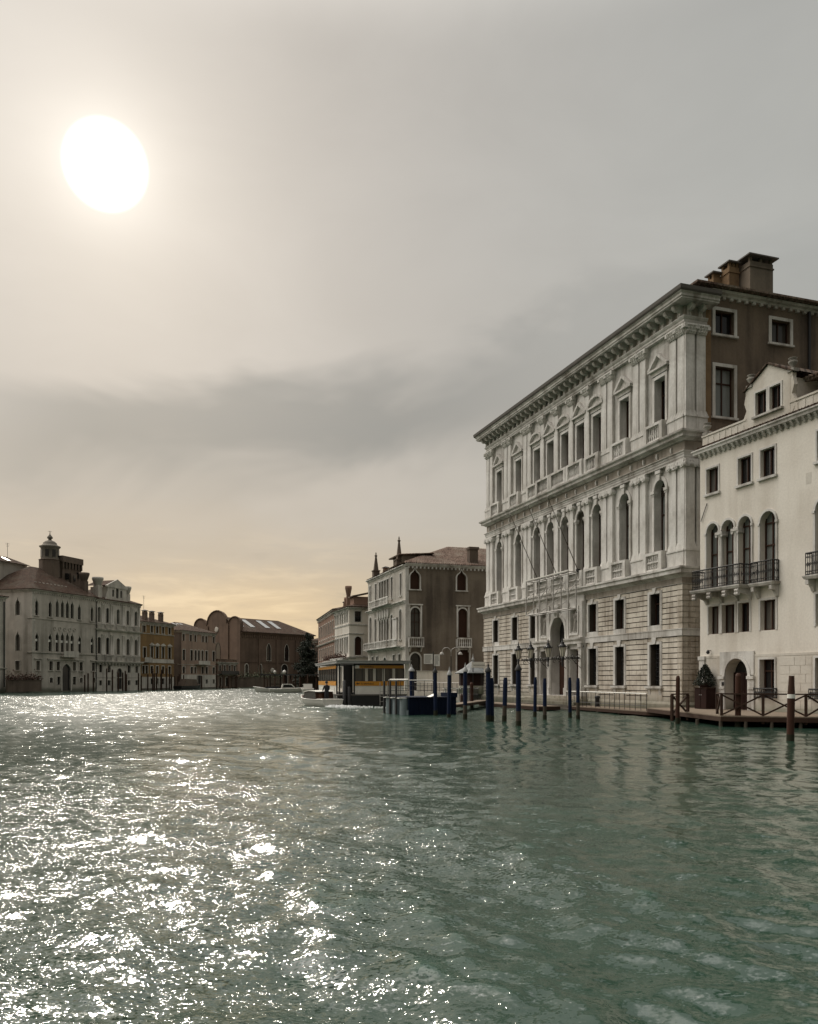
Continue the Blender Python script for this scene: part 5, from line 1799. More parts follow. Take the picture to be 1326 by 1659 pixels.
def conifer(x, y, z, h, r, label, n=9000, size=.22):
    root = thing('conifer_tree', label, 'tree', (x, y, z))
    MB().tube((0, 0, 0), (0, 0, h * .94), .28, 8, .04).build('trunk', 'pole_bare', root)
    f = MB()
    g_ = random.Random(5)
    lean = [(g_.uniform(0, 6.28), g_.uniform(.7, 1.3), g_.uniform(.08, .97)) for k in range(110)]
    pts = []
    for a, k, t in lean:
        zz = h * (.08 + .92 * t)
        rr_ = r * k * (1 - t) ** .62 * (.75 + .25 * math.sin(t * 19)) + .25
        for i in range(n // 110):
            q = g_.random() ** .6
            pts.append((math.cos(a) * rr_ * q + g_.gauss(0, .12 + .25 * q), math.sin(a) * rr_ * q + g_.gauss(0, .12 + .25 * q), zz - .35 * q * rr_ + g_.gauss(0, .22)))
    f.leaves(pts, size, g_)
    f.build('crown', 'leaf_dark', root)
    return root


garden_wall()
far_wall()
conifer(-24.5, 198, .3, 13.2, 4.3, 'tall dark conifer tree before the distant brick church')


# ------------------------------------------------------------------ landing stages, rails and steps on the right bank
def deck(name, label, cat, poly, z, thick=.18, mat='deck', piles=(), group=None):
    root = thing(name, label, cat, (poly[0][0], poly[0][1], 0), 0, group)
    ox, oy = poly[0][0], poly[0][1]
    q = [(p[0] - ox, p[1] - oy) for p in poly]
    MB().prism(q, 'z', z - .05, z).build('planking', mat, root)
    MB().prism(q, 'z', z - .05 - thick, z - .052).build('beam', 'dark_wood', root)
    for x, y in piles:
        MB().lathe(x - ox, y - oy, [(.085, -1.2), (.08, z - .24)], 7).build('pile', 'pole_bare', root)
    return root


def rail(name, label, pts, z, h, step, mat='steel', bar=.028, mids=(.5,), group=None, post=.018):
    ox, oy = pts[0]
    root = thing(name, label, 'railing', (ox, oy, 0), 0, group)
    hr = MB()
    mid = MB()
    for a, b in zip(pts, pts[1:]):
        a, b = Vector(a) - Vector((ox, oy)), Vector(b) - Vector((ox, oy))
        hr.tube((a.x, a.y, z + h), (b.x, b.y, z + h), bar, 6)
        for t in mids:
            mid.tube((a.x, a.y, z + h * t), (b.x, b.y, z + h * t), bar * .55, 5)
        n = max(1, round((b - a).length / step))
        for k in range(n + 1):
            if k == 0 and a.length > 0:
                continue
            p = a.lerp(b, k / n)
            MB().tube((0, 0, z - .1), (0, 0, z + h), post, 5).build('post', 'black_iron' if mat != 'dark_wood' else mat, root, (p.x, p.y, 0))
    hr.build('handrail', mat, root)
    if mids:
        mid.build('mid_rail', 'black_iron' if mat != 'dark_wood' else mat, root)
    return root


def xrail(label, pts, z, h, group):
    """dark timber railing with crossed braces"""
    ox, oy = pts[0]
    root = thing('timber_railing', label, 'railing', (ox, oy, 0), 0, group)
    first = True
    for a, b in zip(pts, pts[1:]):
        a, b = Vector(a) - Vector((ox, oy)), Vector(b) - Vector((ox, oy))
        n = max(1, round((b - a).length / 1.55))
        ang = math.atan2((b - a).y, (b - a).x)
        ln = (b - a).length
        m = MB().box(0, ln, -.07, .07, z + h - .06, z + h)
        m.build('handrail', 'dark_wood', root, (a.x, a.y, 0), ang)
        for k in range(n + 1):
            if k == 0 and not first:
                continue
            p = a.lerp(b, k / n)
            MB().box(-.06, .06, -.06, .06, z - .35, z + h - .062).build('post', 'dark_wood', root, (p.x, p.y, 0), ang)
        for k in range(n):
            x0, x1 = ln * k / n + .06, ln * (k + 1) / n - .06
            c = MB().tube((x0, -.02, z + .06), (x1, -.02, z + h - .1), .05, 4).tube((x0, .03, z + h - .1), (x1, .03, z + .06), .05, 4)
            c.build('cross_brace', 'dark_wood', root, (a.x, a.y, 0), ang)
        first = False
    return root


def gp(x, y):
    return gworld(x, y)[:2]


# stone water steps of the big palace
st = thing('water_steps', 'wide stone water steps below the big arched water gate', 'steps', gworld(14.6, 0), GA)
for k in range(5):
    e = .3 * k
    MB().box(-3.9 - e, 3.9 + e, -.55 - .42 * k, -.1, .93 - .2 * (k + 1), .93 - .2 * k - (.004 if k else 0)).build('step', 'ashlar' if k < 3 else 'quay', st)
MB().box(-3.6, 3.6, -.45, -.13, .72, .94).build('step', 'istrian', st)

deck('landing_stage', 'low landing stage along the right half of the big palace', 'landing stage', [gp(17.4, -1.7), gp(29.4, -2.6), gp(31.5, -2.2), gp(31.5, -.2), gp(17.4, -.2)], .3,
     piles=[gp(x, -2.2) for x in (18.5, 21, 23.5, 26, 28.6, 30.5)])
deck('landing_stage', 'pontoon deck in front of the water gate steps', 'landing stage', [gp(9.2, -4.4), gp(19.6, -4.4), gp(19.6, -2.75), gp(9.2, -2.75)], .3, .22,
     piles=[gp(x, -4.2) for x in (10, 12.5, 15, 17.3, 19.3)])
rail('metal_railing', 'thin white topped metal railing in front of the right half of the big palace', [gp(18.6, -1.75), gp(29.3, -2.5)], .3, 1.0, .62, 'white_paint', .032, (.3,), 'metal railings by the water')
deck('gangway', 'long narrow gangway along the left half of the big palace', 'gangway', [(5.2, 63), gp(9.2, -4.4), gp(9.2, -3.2), (6.6, 63.6)], .42, .12)
rail('metal_railing', 'dark metal railing of the gangway before the left half of the big palace', [(5.25, 62.6), gp(5, -4.4), gp(9.1, -4.35)], .42, 1.0, .8, 'black_iron', .025, (.55,), 'metal railings by the water')
deck('terrace', 'timber terrace on piles in front of the cream palazzo', 'terrace', [gp(29.5, -2.6), (13.9, 36.6), (17.2, 35.4), (21.5, 34.6), (25.0, 36), (24.0, 40), (17.2, 46.2), gp(29.5, -.3)], .5, .2,
     piles=[(13.95, 36.7), (14.9, 36.3), (15.9, 35.95), (17, 35.6), (18, 35.4), (19.2, 35.2), (20.4, 35.0), (13.5, 38.4), (13.1, 39.8)])
xrail('long dark timber railing with crossed braces in front of the cream palazzo', [(14.5, 38.6), (14.0, 36.75), (17.2, 35.55), (21.4, 34.75)], .5, 1.0, 'timber railings')
xrail('short timber railing with one cross brace at the near corner of the big palace', [(12.95, 40.4), (14.0, 41.2)], .42, 1.0, 'timber railings')


# ------------------------------------------------------------------ mooring poles
def pole(x, y, z, r, label, kind, group, lean=(0, 0), split=None):
    """kind: 'capped' blue with metal cap, 'blunt' blue cut flat, 'brown' round headed, 'banded' brown with a white band, 'thin'"""
    root = thing('mooring_pole', label, 'mooring pole', (x, y, 0), 0, group)
    if lean == (0, 0) and kind != 'thin':
        lean = (rnd.uniform(-.04, .04), rnd.uniform(-.04, .04))
    t = Vector((lean[0], lean[1], 0))

    def seg(z0, z1, ra, rb, mat, name, n=10):
        a = t * (z0 / z) + Vector((0, 0, z0))
        b = t * (z1 / z) + Vector((0, 0, z1))
        return MB().tube(a, b, ra, n, rb).build(name, mat, root)
    if kind != 'thin':
        seg(-1.5, .2 + rnd.uniform(0, .12), r * 1.09, r * 1.07, 'weed', 'weed_band')
    if kind == 'capped':
        top = z - .48
        sp = split if split is not None else -1.5
        if split is not None:
            seg(-1.5, sp, r * 1.05, r, 'pole_bare', 'bare_shaft')
        seg(sp, top, r, r * .95, 'blue', 'painted_shaft')
        c = MB().lathe(0, 0, [(r * 1.35, top), (r * 1.4, top + .05), (r * .55, top + .24), (r * .3, top + .28), (r * .42, top + .34), (r * .15, top + .42), (.015, top + .48)], 12)
        c.build('metal_cap', 'zinc' if 'pale' in label else 'black_iron', root, (t.x, t.y, 0))
    elif kind == 'blunt':
        sp = split if split is not None else -1.5
        if split is not None:
            seg(-1.5, sp, r * .92, r * .95, 'pole_bare', 'bare_shaft')
        seg(sp, z - .25, r, r, 'blue', 'painted_shaft')
        seg(z - .25, z, r, r * .75, 'blue', 'tip')
    elif kind == 'banded':
        seg(-1.5, z - 1.1, r, r, 'pole_brown', 'shaft')
        seg(z - 1.1, z - .65, r, r * 1.02, 'pole_brown', 'shaft')
        seg(z - .78, z - .64, r * 1.04, r * 1.04, 'white_paint', 'white_band')
        seg(z - .64, z, r, r * .68, 'shutter', 'tip')
    elif kind == 'brown':
        seg(-1.5, z - .12, r, r, 'pole_brown', 'shaft')
        MB().lathe(0, 0, [(r, z - .12), (r * .85, z - .03), (r * .4, z + .02)], 10).build('tip', 'pole_brown', root, (t.x, t.y, 0))
    else:
        seg(-1.0, z - .1, r, r * .95, 'dark_wood', 'shaft', 6)
        seg(z - .1, z, r * .95, r * .4, 'dark_wood', 'tip', 6)
    return root


B = 'navy blue mooring poles before the big palace'
pole(4.05, 41.87, 2.98, .13, 'thick navy pole with dark cap, paired with a shorter navy pole', 'capped', B)
pole(4.23, 42.05, 2.2, .13, 'shorter flat topped navy pole touching the thick capped pole', 'blunt', B)
pole(4.82, 41.5, 2.22, .115, 'navy pole with bare grey lower half between two capped poles', 'blunt', B, (.06, 0), .8)
pole(5.03, 37.69, 3.01, .12, 'tallest navy pole with dark cap, nearest to us, right of the bare-footed pole', 'capped', B, split=.66)
pole(7.2, 46.94, 2.26, .1, 'slim flat topped navy pole beside the left water gate pier', 'blunt', B)
pole(7.21, 43.57, 2.18, .105, 'flat topped navy pole with bare foot in front of the arched water gate', 'blunt', B, split=.7)
pole(9.03, 46.0, 2.23, .1, 'flat topped navy pole standing at the right edge of the water gate steps', 'blunt', B)
pole(8.92, 43.3, 2.19, .1, 'flat topped navy pole with bare foot before the right half of the palace', 'blunt', B, split=.9)
B2 = 'capped navy poles around the blue pontoon'
pole(.2, 54.0, 3.14, .16, 'navy pole with pale cap behind the blue pontoon, beside the yellow station', 'capped', B2)
pole(1.56, 48.1, 2.99, .115, 'navy pole with dark cap at the middle of the blue pontoon side', 'capped', B2)
pole(2.22, 45.79, 2.84, .11, 'navy pole with pale cap standing off the right end of the pontoon', 'capped', B2)
pole(2.98, 43.57, 3.01, .11, 'navy pole with pale cap and bare foot right of the blue pontoon', 'capped', B2, split=.75)
B3 = 'brown mooring poles before the cream palazzo'
pole(12.78, 39.06, 2.28, .1, 'round headed reddish brown pole before the corner of the big palace', 'brown', B3)
pole(14.69, 36.65, 2.38, .13, 'dark brown pole in front of the arched door of the cream palazzo', 'brown', B3)
pole(13.18, 28.36, 2.24, .125, 'brown pole with a white band, alone in the water at right', 'banded', B3)
pole(4.55, 59.5, 1.9, .13, 'short dark round headed pole beside the gangway', 'brown', 'short dark mooring posts')
pole(3.95, 61.5, 1.0, .11, 'stubby dark pole left of the gangway railing', 'brown', 'short dark mooring posts')


# ------------------------------------------------------------------ blue pontoon with its rails and fender posts
def blue_pontoon():
    root = thing('pontoon', 'dark navy blue floating pontoon with pale fluted end', 'pontoon', (0.0, 48.6, 0), R(20))
    MB().box(0, 3.05, .02, 3.6, -.4, 1.03).build('hull', 'dockblue', root)
    r = MB()
    for k in range(12):
        r.box(.12 + k * .245, .17 + k * .245, -.02, .02, -.3, .98)
    r.build('hull_ribs', 'dockblue', root)
    MB().box(-.05, 3.1, -.05, 3.65, 1.03, 1.07).build('deck', 'dockblue', root)
    MB().box(2.6, 3.1, -.04, 1.4, 1.072, 1.32).build('locker', 'dockblue', root)
    e = MB().box(-.08, -.0, .05, 3.55, -.4, .28)
    for k in range(3):
        e.lathe(-.1, .5 + k * 1.3, [(.3, -.3), (.3, .98)], 12)
    e.build('fluted_end', 'slate_blue', root)
    for k in range(3):
        MB().box(-.5, .2, .3 + k * 1.3, .75 + k * 1.3, .985, 1.028).build('bracket_plate', 'white_paint', root)
    for k in range(3):
        MB().lathe(-.42, 1.1 + k * 1.15, [(.08, -1.2), (.075, 1.95), (.05, 2.02)], 8).build('fender_post', 'black_iron', root)
    MB().prism([(1.5, 1.072), (2.2, 1.072), (1.95, 1.25)], 'y', .3, 1.0).build('tarpaulin', 'white_paint', root)
    return root


blue_pontoon()
rail('metal_railing', 'pale tubular railing on the back of the blue pontoon', [(-1.3, 51.8), (1.75, 52.9)], 1.07, 1.0, .75, 'white_paint', .028, (.35, .65), 'metal railings by the water')
rail('metal_railing', 'pale tubular railing on the left end of the blue pontoon', [(-1.2, 51.7), (-.06, 48.85)], 1.07, 1.05, 1.3, 'white_paint', .03, (.5,), 'metal railings by the water')
deck('gangway', 'sloping dark gangway from the blue pontoon to the square', 'gangway', [(2.2, 51.5), (2.9, 51.2), (6.2, 63), (5.2, 63.4)], .55, .14)
rail('metal_railing', 'curved dark railing where the gangway turns beside the palace', [(3.6, 56.5), (4.6, 59.6), (5.2, 62.6)], .55, .95, .5, 'black_iron', .022, (.5,), 'metal railings by the water')


# ------------------------------------------------------------------ water bus station
def text_mesh(body, size, name, mat, parent, loc, rz):
    cu = bpy.data.curves.new('lettering', 'FONT')
    cu.body = body
    cu.size = size
    cu.extrude = .004
    o = bpy.data.objects.new('lettering', cu)
    col.objects.link(o)
    dg = bpy.context.evaluated_depsgraph_get()
    me = bpy.data.meshes.new_from_object(o.evaluated_get(dg))
    bpy.data.objects.remove(o)
    me.transform(Matrix.Rotation(R(90), 4, 'X'))
    me.materials.clear()
    return put(name, me, mat, parent, loc, rz)


def station():
    # x runs along the end that faces us (left to right), y goes away from us
    root = thing('water_bus_station', 'floating water bus station with yellow bands and a flat grey roof', 'boat stop', (-4.75, 66.0, 0), R(13))
    W, Ln = 4.45, 14.0
    MB().box(-1.1, W + .1, -.5, Ln, -.4, .83).build('hull', 'dark_hull', root)
    MB().box(-1.15, W + .15, -.55, Ln + .05, .83, .93).build('deck', 'lead', root)
    # end wall facing us
    x0 = .42
    def panel(face, a, b, z0, z1, mat, name, proud=.0):
        if face == 'end':
            return MB().box(a, b, -.0 - proud, .05, z0, z1).build(name, mat, root)
        return MB().box(-.9 - proud, -.85, a, b, z0, z1).build(name, mat, root)
    panel('end', x0, W, .935, 1.62, 'white_paint', 'lower_panel')
    yb = panel('end', x0, W, 1.622, 1.98, 'yellow', 'yellow_band', .03)
    MB().box(x0, W, .0, .03, 1.98, 3.02).build('glazing', 'glass_mid', root)
    yt = panel('end', x0 + .35, W, 3.03, 3.27, 'yellow', 'yellow_band', .03)
    panel('end', x0, W, 3.275, 3.4, 'black_iron', 'header')
    for k in range(8):
        x = x0 + (W - x0) * k / 7
        MB().box(x - .03, x + .03, -.02, .0, 1.985, 3.028).build('mullion', 'black_iron', root)
    for x in (1.35, 2.0, 2.75, 3.6):
        MB().box(x - .11, x + .11, -.012, -.001, 1.99, 3.01).build('curtain', 'stucco_white', root)
    MB().lathe(0, 0, [(.13, -.012), (.13, .0)], 14).build('round_logo', 'white_paint', root, (x0 + .15, -.035, 3.16)).rotation_euler = (R(90), 0, 0)
    text_mesh('S. SAMUELE', .2, 'lettering', 'black_text', yt, (x0 + .5, -.036, 3.08), 0)
    text_mesh('S. SAMUELE', .2, 'lettering', 'black_text', yb, (x0 + .5, -.036, 1.72), 0)
    MB().prism([(x0 + .08, 1.8), (x0 + .22, 1.9), (x0 + .22, 1.84), (x0 + .36, 1.84), (x0 + .36, 1.76), (x0 + .22, 1.76), (x0 + .22, 1.7)], 'y', -.036, -.031).build('arrow', 'black_text', yb)
    # long side towards the canal
    for a, b in ((1.6, Ln - .3),):
        panel('side', a, b, .935, 1.62, 'white_paint', 'lower_panel')
        panel('side', a, b, 1.622, 1.98, 'yellow', 'yellow_band', .03)
        panel('side', a, b, 3.03, 3.27, 'yellow', 'yellow_band', .03)
        MB().box(-.88, -.85, a, b, 1.98, 3.02).build('glazing', 'glass_mid', root)
        for k in range(9):
            y = a + (b - a) * k / 8
            MB().box(-.92, -.88, y - .04, y + .04, 1.985, 3.028).build('mullion', 'black_iron', root)
    # open entrance corner, back wall, posts, roof
    MB().box(W - .05, W, .05, Ln - .3, .935, 3.4).build('back_wall', 'lead', root)
    for x, y in ((-.85, .05), (.36, .05), (-.85, 1.5), (W + .12, -.1), (-.85, Ln - .3)):
        MB().box(x - .05, x + .05, y - .05, y + .05, .935, 3.4).build('post', 'black_iron' if x < 2 else 'white_paint', root)
    MB().box(-.4, .35, .9, .96, .94, 3.3).build('entrance_screen', 'dark_hull', root)
    m = MB().box(-1.15, W + .45, -.5, Ln + .3, 3.42, 3.6)
    m.build('roof', 'zinc', root)
    MB().box(-1.2, W + .5, -.55, Ln + .35, 3.6, 3.66).build('roof_edge', 'steel', root)
    MB().prism([(W + .05, 1.4), (W + .2, 1.4), (W + .42, 3.4), (W + .22, 3.4)], 'y', -.2, -.1).build('strut', 'white_paint', root)
    ld = MB()
    for sx in (2.35, 2.95):
        ld.tube((sx, -.58, .05), (sx, -.58, 1.9), .03, 6)
    for z in (.35, .75, 1.15):
        ld.tube((2.35, -.58, z), (2.95, -.58, z), .022, 5)
    ld.build('ladder', 'steel', root)
    for x, z in ((-.55, 2.0), (-.2, 1.5)):
        MB().lathe(x, -.75, [(.17, -1.0), (.16, z), (.05, z + .08)], 8).build('guide_pile', 'black_iron', root)
    MB().prism([(.55, 1.05), (.7, 1.0), (1.02, 1.4), (.9, 1.5)], 'y', -.34, -.3).build('boarding_flap', 'white_paint', root)
    return root


station()


# ------------------------------------------------------------------ boats
def hull_mesh(L, Bm, free, sheer_bow, sheer_stern=.0, keel=-.35, n=16, full=.55):
    """bow at +x; returns the hull shell with flared sides and transom"""
    m = MB()
    secs = []
    for i in range(n + 1):
        t = i / n
        x = -L / 2 + L * t
        b = Bm / 2 * (1 - max(0, (t - full) / (1 - full)) ** 2.2) * (.86 + .14 * min(1, t * 3))
        b = max(b, .015)
        zs = free + sheer_bow * max(0, (t - .35) / .65) ** 2 + sheer_stern * max(0, (.3 - t) / .3) ** 2
        bw = b * (.86 - .45 * max(0, (t - .6) / .4))
        rake = .55 * max(0, (t - .8) / .2) ** 2
        secs.append([(x + rake * .9, b, zs), (x + rake * .45, b * .96, zs * .55), (x - rake * .1, bw, .02), (x - rake * .4, bw * .75, keel * .5), (x - rake * .7, 0, keel), (x - rake * .4, -bw * .75, keel * .5), (x - rake * .1, -bw, .02), (x + rake * .45, -b * .96, zs * .55), (x + rake * .9, -b, zs)])
    k = len(secs[0])
    vs = [p for s_ in secs for p in s_]
    m.add(vs, [(i * k + j, i * k + j + 1, (i + 1) * k + j + 1, (i + 1) * k + j) for i in range(n) for j in range(k - 1)], True)
    m.add(secs[0], [tuple(range(k))])
    m.add([s_[0] for s_ in secs] + [s_[-1] for s_ in secs], [])
    return m, secs


def boat_deck(secs, drop=.03):
    m = MB()
    n = len(secs)
    vs = [(s_[0][0], s_[0][1] * .97, s_[0][2] - drop) for s_ in secs] + [(s_[-1][0], s_[-1][1] * .97, s_[-1][2] - drop) for s_ in secs]
    m.add(vs, [(i, i + 1, n + i + 1, n + i) for i in range(n - 1)])
    return m


def rub_strake(secs, r=.035):
    m = MB()
    for sgn in (0, -1):
        m.path([s_[sgn] for s_ in secs], r, 5)
    m.tube(secs[0][0], secs[0][-1], r, 5)
    return m


def person(parent_loc, rz, label, group=None):
    root = thing('person', label, 'person', parent_loc, rz, group)
    body = skin_body([((0, 0, .95), .14), ((0, 0, 1.15), .145), ((0, 0, 1.36), .16), ((0, 0, 1.5), .065), ((0, .01, 1.62), .105), ((0, .01, 1.72), .085),
                      ((-.2, 0, 1.4), .07), ((-.27, .08, 1.14), .055), ((-.18, .3, 1.05), .045), ((-.17, .38, 1.05), .035),
                      ((.2, 0, 1.4), .07), ((.27, .08, 1.14), .055), ((.18, .3, 1.05), .045), ((.17, .38, 1.05), .035),
                      ((-.09, 0, .85), .11), ((-.1, .02, .48), .08), ((-.1, 0, .08), .06), ((-.1, .14, .05), .05),
                      ((.09, 0, .85), .11), ((.1, .02, .48), .08), ((.1, 0, .08), .06), ((.1, .14, .05), .05)],
                     [(0, 1), (1, 2), (2, 3), (3, 4), (4, 5), (2, 6), (6, 7), (7, 8), (8, 9), (2, 10), (10, 11), (11, 12), (12, 13), (0, 14), (14, 15), (15, 16), (16, 17), (0, 18), (18, 19), (19, 20), (20, 21)])
    me = body
    me.materials.append(M['cloth'])
    me.materials.append(M['skin'])
    for p in me.polygons:
        c = p.center
        p.material_index = 1 if c.z > 1.5 or (c.y > .3 and c.z > .9) else 0
    put('body', me, None, root)
    MB().lathe(0, .0, [(.115, 1.66), (.118, 1.73), (.09, 1.79), (.02, 1.82)], 10).build('hair', 'cloth', root)
    return root


def water_taxi():
    root = thing('water_taxi', 'white hulled motor taxi boat with dark cabin leaving the station', 'boat', (-7.35, 66.3, 0), R(124))
    m, secs = hull_mesh(5.0, 2.1, .55, .3)
    m.build('hull', 'boat_white', root)
    boat_deck(secs).build('deck', 'varnish', root)
    rub_strake(secs).build('rubbing_strake', 'white_paint', root)
    # cabin: dark glazed sides, pale curved roof
    prof = [(-1.2, .5), (1.35, .5), (.8, 1.12), (-1.05, 1.2)]
    cb = MB().prism(prof, 'y', -.78, .78)
    c = cb.build('cabin', 'shutter', root)
    for sy in (-.785, .785):
        MB().add([(-1.1, sy, .62), (1.05, sy, .62), (.72, sy, 1.08), (-.98, sy, 1.14)], [(0, 1, 2, 3)]).build('window', 'glass', c)
    MB().add([(1.29, -.65, .59), (1.29, .65, .59), (.86, .6, 1.07), (.86, -.6, 1.07)], [(0, 1, 2, 3)]).build('windscreen', 'glass', c)
    rp = [(.92, 1.1), (.7, 1.2), (0, 1.26), (-1.0, 1.24), (-1.25, 1.16), (-1.0, 1.17), (0, 1.2), (.7, 1.13)]
    MB().prism(rp, 'y', -.86, .86).build('cabin_roof', 'white_paint', c)
    MB().box(-2.2, -1.0, -.75, .75, .56, .62).build('seat', 'boat_white', root)
    MB().prism([(-1.25, .6), (-.95, .6), (-1.0, 1.0), (-1.2, 1.0)], 'y', .1, .6).build('console', 'varnish', root)
    MB().tube((-2.6, 0, .6), (-2.75, 0, 1.5), .018, 5).build('flag_staff', 'steel', root)
    return root


def moored_boat(x, y, rz, label, L=5.2, hullmat='boat_white', cabin=True):
    root = thing('motor_boat', label, 'boat', (x, y, 0), rz, 'boats moored at the far pontoon')
    m, secs = hull_mesh(L, 1.9, .62, .35)
    m.build('hull', hullmat, root)
    boat_deck(secs).build('deck', 'varnish', root)
    rub_strake(secs).build('rubbing_strake', 'white_paint', root)
    if cabin:
        c = MB().prism([(-1.2, .6), (1.2, .6), (.5, 1.4), (-1.0, 1.45)], 'y', -.7, .7).build('cabin', 'white_paint', root)
        for sy in (-.705, .705):
            MB().add([(-.95, sy, .85), (.85, sy, .85), (.4, sy, 1.3), (-.85, sy, 1.33)], [(0, 1, 2, 3)]).build('window', 'glass', c)
    else:
        MB().prism([(-1.4, .6), (.9, .6), (.6, .95), (-1.2, 1.0)], 'y', -.6, .6).build('canvas_cover', 'cloth', root)
    return root


water_taxi()
wk = MB()
wr = random.Random(2)
for k in range(160):
    t = wr.random()
    bx, by = -7.35 - math.cos(R(124)) * (2.6 + 5.5 * t), 66.3 - math.sin(R(124)) * (2.6 + 5.5 * t)
    sd = (wr.random() - .5) * (1.5 + 2.2 * t)
    px_, py_ = bx - math.sin(R(124)) * sd, by + math.cos(R(124)) * sd
    a_ = .10 * wr.uniform(.5, 1.5) * (1.2 - t)
    wk.lathe(px_, py_, [(a_ * 1.3, .0), (a_, .05 + .05 * wr.random()), (a_ * .3, .1 + .1 * (1 - t) * wr.random())], 5)
wk_o = wk.build('foam', 'foam')
wk_o['kind'] = 'stuff'
hd = Vector((math.cos(R(124)), math.sin(R(124))))
person((-7.35 - hd.x * 1.45, 66.3 - hd.y * 1.45, .18), R(122 - 90), 'person in dark clothes steering the white taxi boat, standing behind its cabin')
moored_boat(-19.6, 133.5, R(12), 'white motor boat with white framed cabin moored at the far pontoon', 6.2)
moored_boat(-23.0, 136.5, R(170), 'low white motor boat at the left end of the far pontoon', 5.2, cabin=False)
moored_boat(-16.2, 131.0, R(100), 'white motor boat with cabin at the right end of the far pontoon', 5.2)


# far covered landing stage with globe lamps
def far_stage():
    root = thing('covered_landing', 'dark covered landing stage with boats and globe lamps before the church', 'boat stop', (-24.3, 137.5, 0), R(-8))
    MB().box(0, 11, 0, 3.6, -.4, .5).build('hull', 'dark_hull', root)
    MB().box(-.6, 11.4, -.3, 3.8, 2.85, 3.05).build('roof', 'black_iron', root)
    for k in range(7):
        for y in (.1, 3.4):
            MB().box(-.08 + k * 1.8, .08 + k * 1.8, y - .08, y + .08, -.8, 2.85).build('post', 'dark_wood', root)
    MB().box(5.4, 11, 3.2, 3.3, .5, 2.6).build('screen', 'tower_brick', root)
    MB().box(0, 5, 3.35, 3.42, 1.3, 1.42).build('back_rail', 'dark_wood', root)
    for k in range(8):
        MB().lathe(.8 + k * 1.4, -.7 - .3 * (k % 2), [(.12, -1), (.11, 2.1 + .4 * (k % 3)), (.04, 2.25 + .4 * (k % 3))], 7).build('pile', 'dark_wood', root)


far_stage()


def globe_lamp(x, y, z, r, label):
    root = thing('globe_lamp', label, 'street lamp', (x, y, .3), 0, 'globe lamps on the far bank')
    MB().lathe(0, 0, [(.09, 0), (.06, .5), (.05, z - .3), (.1, z - .28), (.1, z - .2)], 8).build('post', 'black_iron', root)
    MB().lathe(0, 0, [(.05, z - .2), (r * .75, z), (r, z + r * .7), (r * .8, z + r * 1.4), (.04, z + r * 1.9)], 12).build('globe', 'white_paint', root)


globe_lamp(-23.3, 142.5, 3.0, .24, 'white globe lamp at the left end of the far landing stage')
globe_lamp(-21.8, 143.5, 2.9, .33, 'larger white domed lamp beside the globe lamp')


# dark work boat and quay poles on the left bank
wb = thing('work_boat', 'dark covered work boat moored by the rosy house', 'boat', (-47.5, 177.0, 0), R(72), 'boats moored on the left bank')
m_, s_ = hull_mesh(8.5, 2.4, .8, .4)
m_.build('hull', 'dark_hull', wb)
boat_deck(s_).build('deck', 'dark_wood', wb)
MB().prism([(-2.8, .75), (2.2, .75), (1.6, 2.2), (-2.4, 2.3)], 'y', -.9, .9).build('canvas_cover', 'tower_brick', wb)
rub_strake(s_).build('rubbing_strake', 'pole_bare', wb)

LG = 'thin dark mooring poles along the left bank'
for i, (xx, yy, zz) in enumerate([(8.9, -3.2, 3.0), (10.5, -2.6, 3.3), (11.4, -3.0, 3.6), (15.0, -3.0, 4.2)]):
    p = lb(xx, yy)
    pole(p[0], p[1], zz, .14, 'thin dark pole in the water before the gothic palazzo', 'thin', LG)
for i, (xx, zz) in enumerate([(16.6, 4.0), (17.6, 3.4), (19.0, 3.8), (19.6, 3.5), (20.0, 3.2), (23.0, 3.4), (25.2, 3.0), (26.6, 3.2), (28.0, 3.4), (28.9, 4.0)]):
    p = lb(xx, -3 - .5 * (i % 3))
    pole(p[0], p[1], zz, .15, 'thin dark pole in the water before the white classical palazzo', 'thin', LG)
for i, (xx, zz) in enumerate([(.4, 4.4), (1.0, 3.6), (2.0, 4.2), (3.2, 3.4), (4.4, 4.6), (5.5, 3.2), (6.3, 3.6), (7.4, 3.0), (8.4, 3.4), (9.4, 3.0), (10.8, 3.2)]):
    p = lb(xx, -2.6 - .5 * (i % 3), 0, (-54.947, 168.0))
    pole(p[0], p[1], zz, .15, 'thin dark pole in the water before the ochre house', 'thin', LG)
for i, (xx, zz) in enumerate([(4.2, 3.0), (9.8, 3.6), (10.4, 3.0), (13.4, 3.4), (15.2, 3.2), (17.5, 3.0), (20.0, 3.2)]):
    p = lb(xx, -2.6 - .5 * (i % 3), 0, (-51.05, 184.0))
    pole(p[0], p[1], zz, .15, 'thin dark pole in the water beyond the ochre house', 'thin', LG)


# ------------------------------------------------------------------ square: kiosk, fence, signs, lamps
def kiosk():
    root = thing('kiosk', 'dark red kiosk with a grey pyramid roof and ball finial', 'kiosk', (6.0, 77.0, .8), R(-18))
    MB().lathe(0, 0, [(1.35, 0), (1.35, 1.9)], 8, False).build('body', 'redbox', root)
    MB().lathe(0, 0, [(1.4, .0), (1.4, .75)], 8, False).build('base_panel', 'stucco_white', root)
    MB().lathe(0, 0, [(1.75, 1.88), (1.78, 1.95), (1.0, 2.35), (.25, 2.95), (.08, 3.05)], 8, False).build('roof', 'slate', root)
    MB().lathe(0, 0, [(.06, 3.02), (.14, 3.15), (.12, 3.3), (.04, 3.4), (.02, 3.75)], 8).build('finial', 'zinc', root)


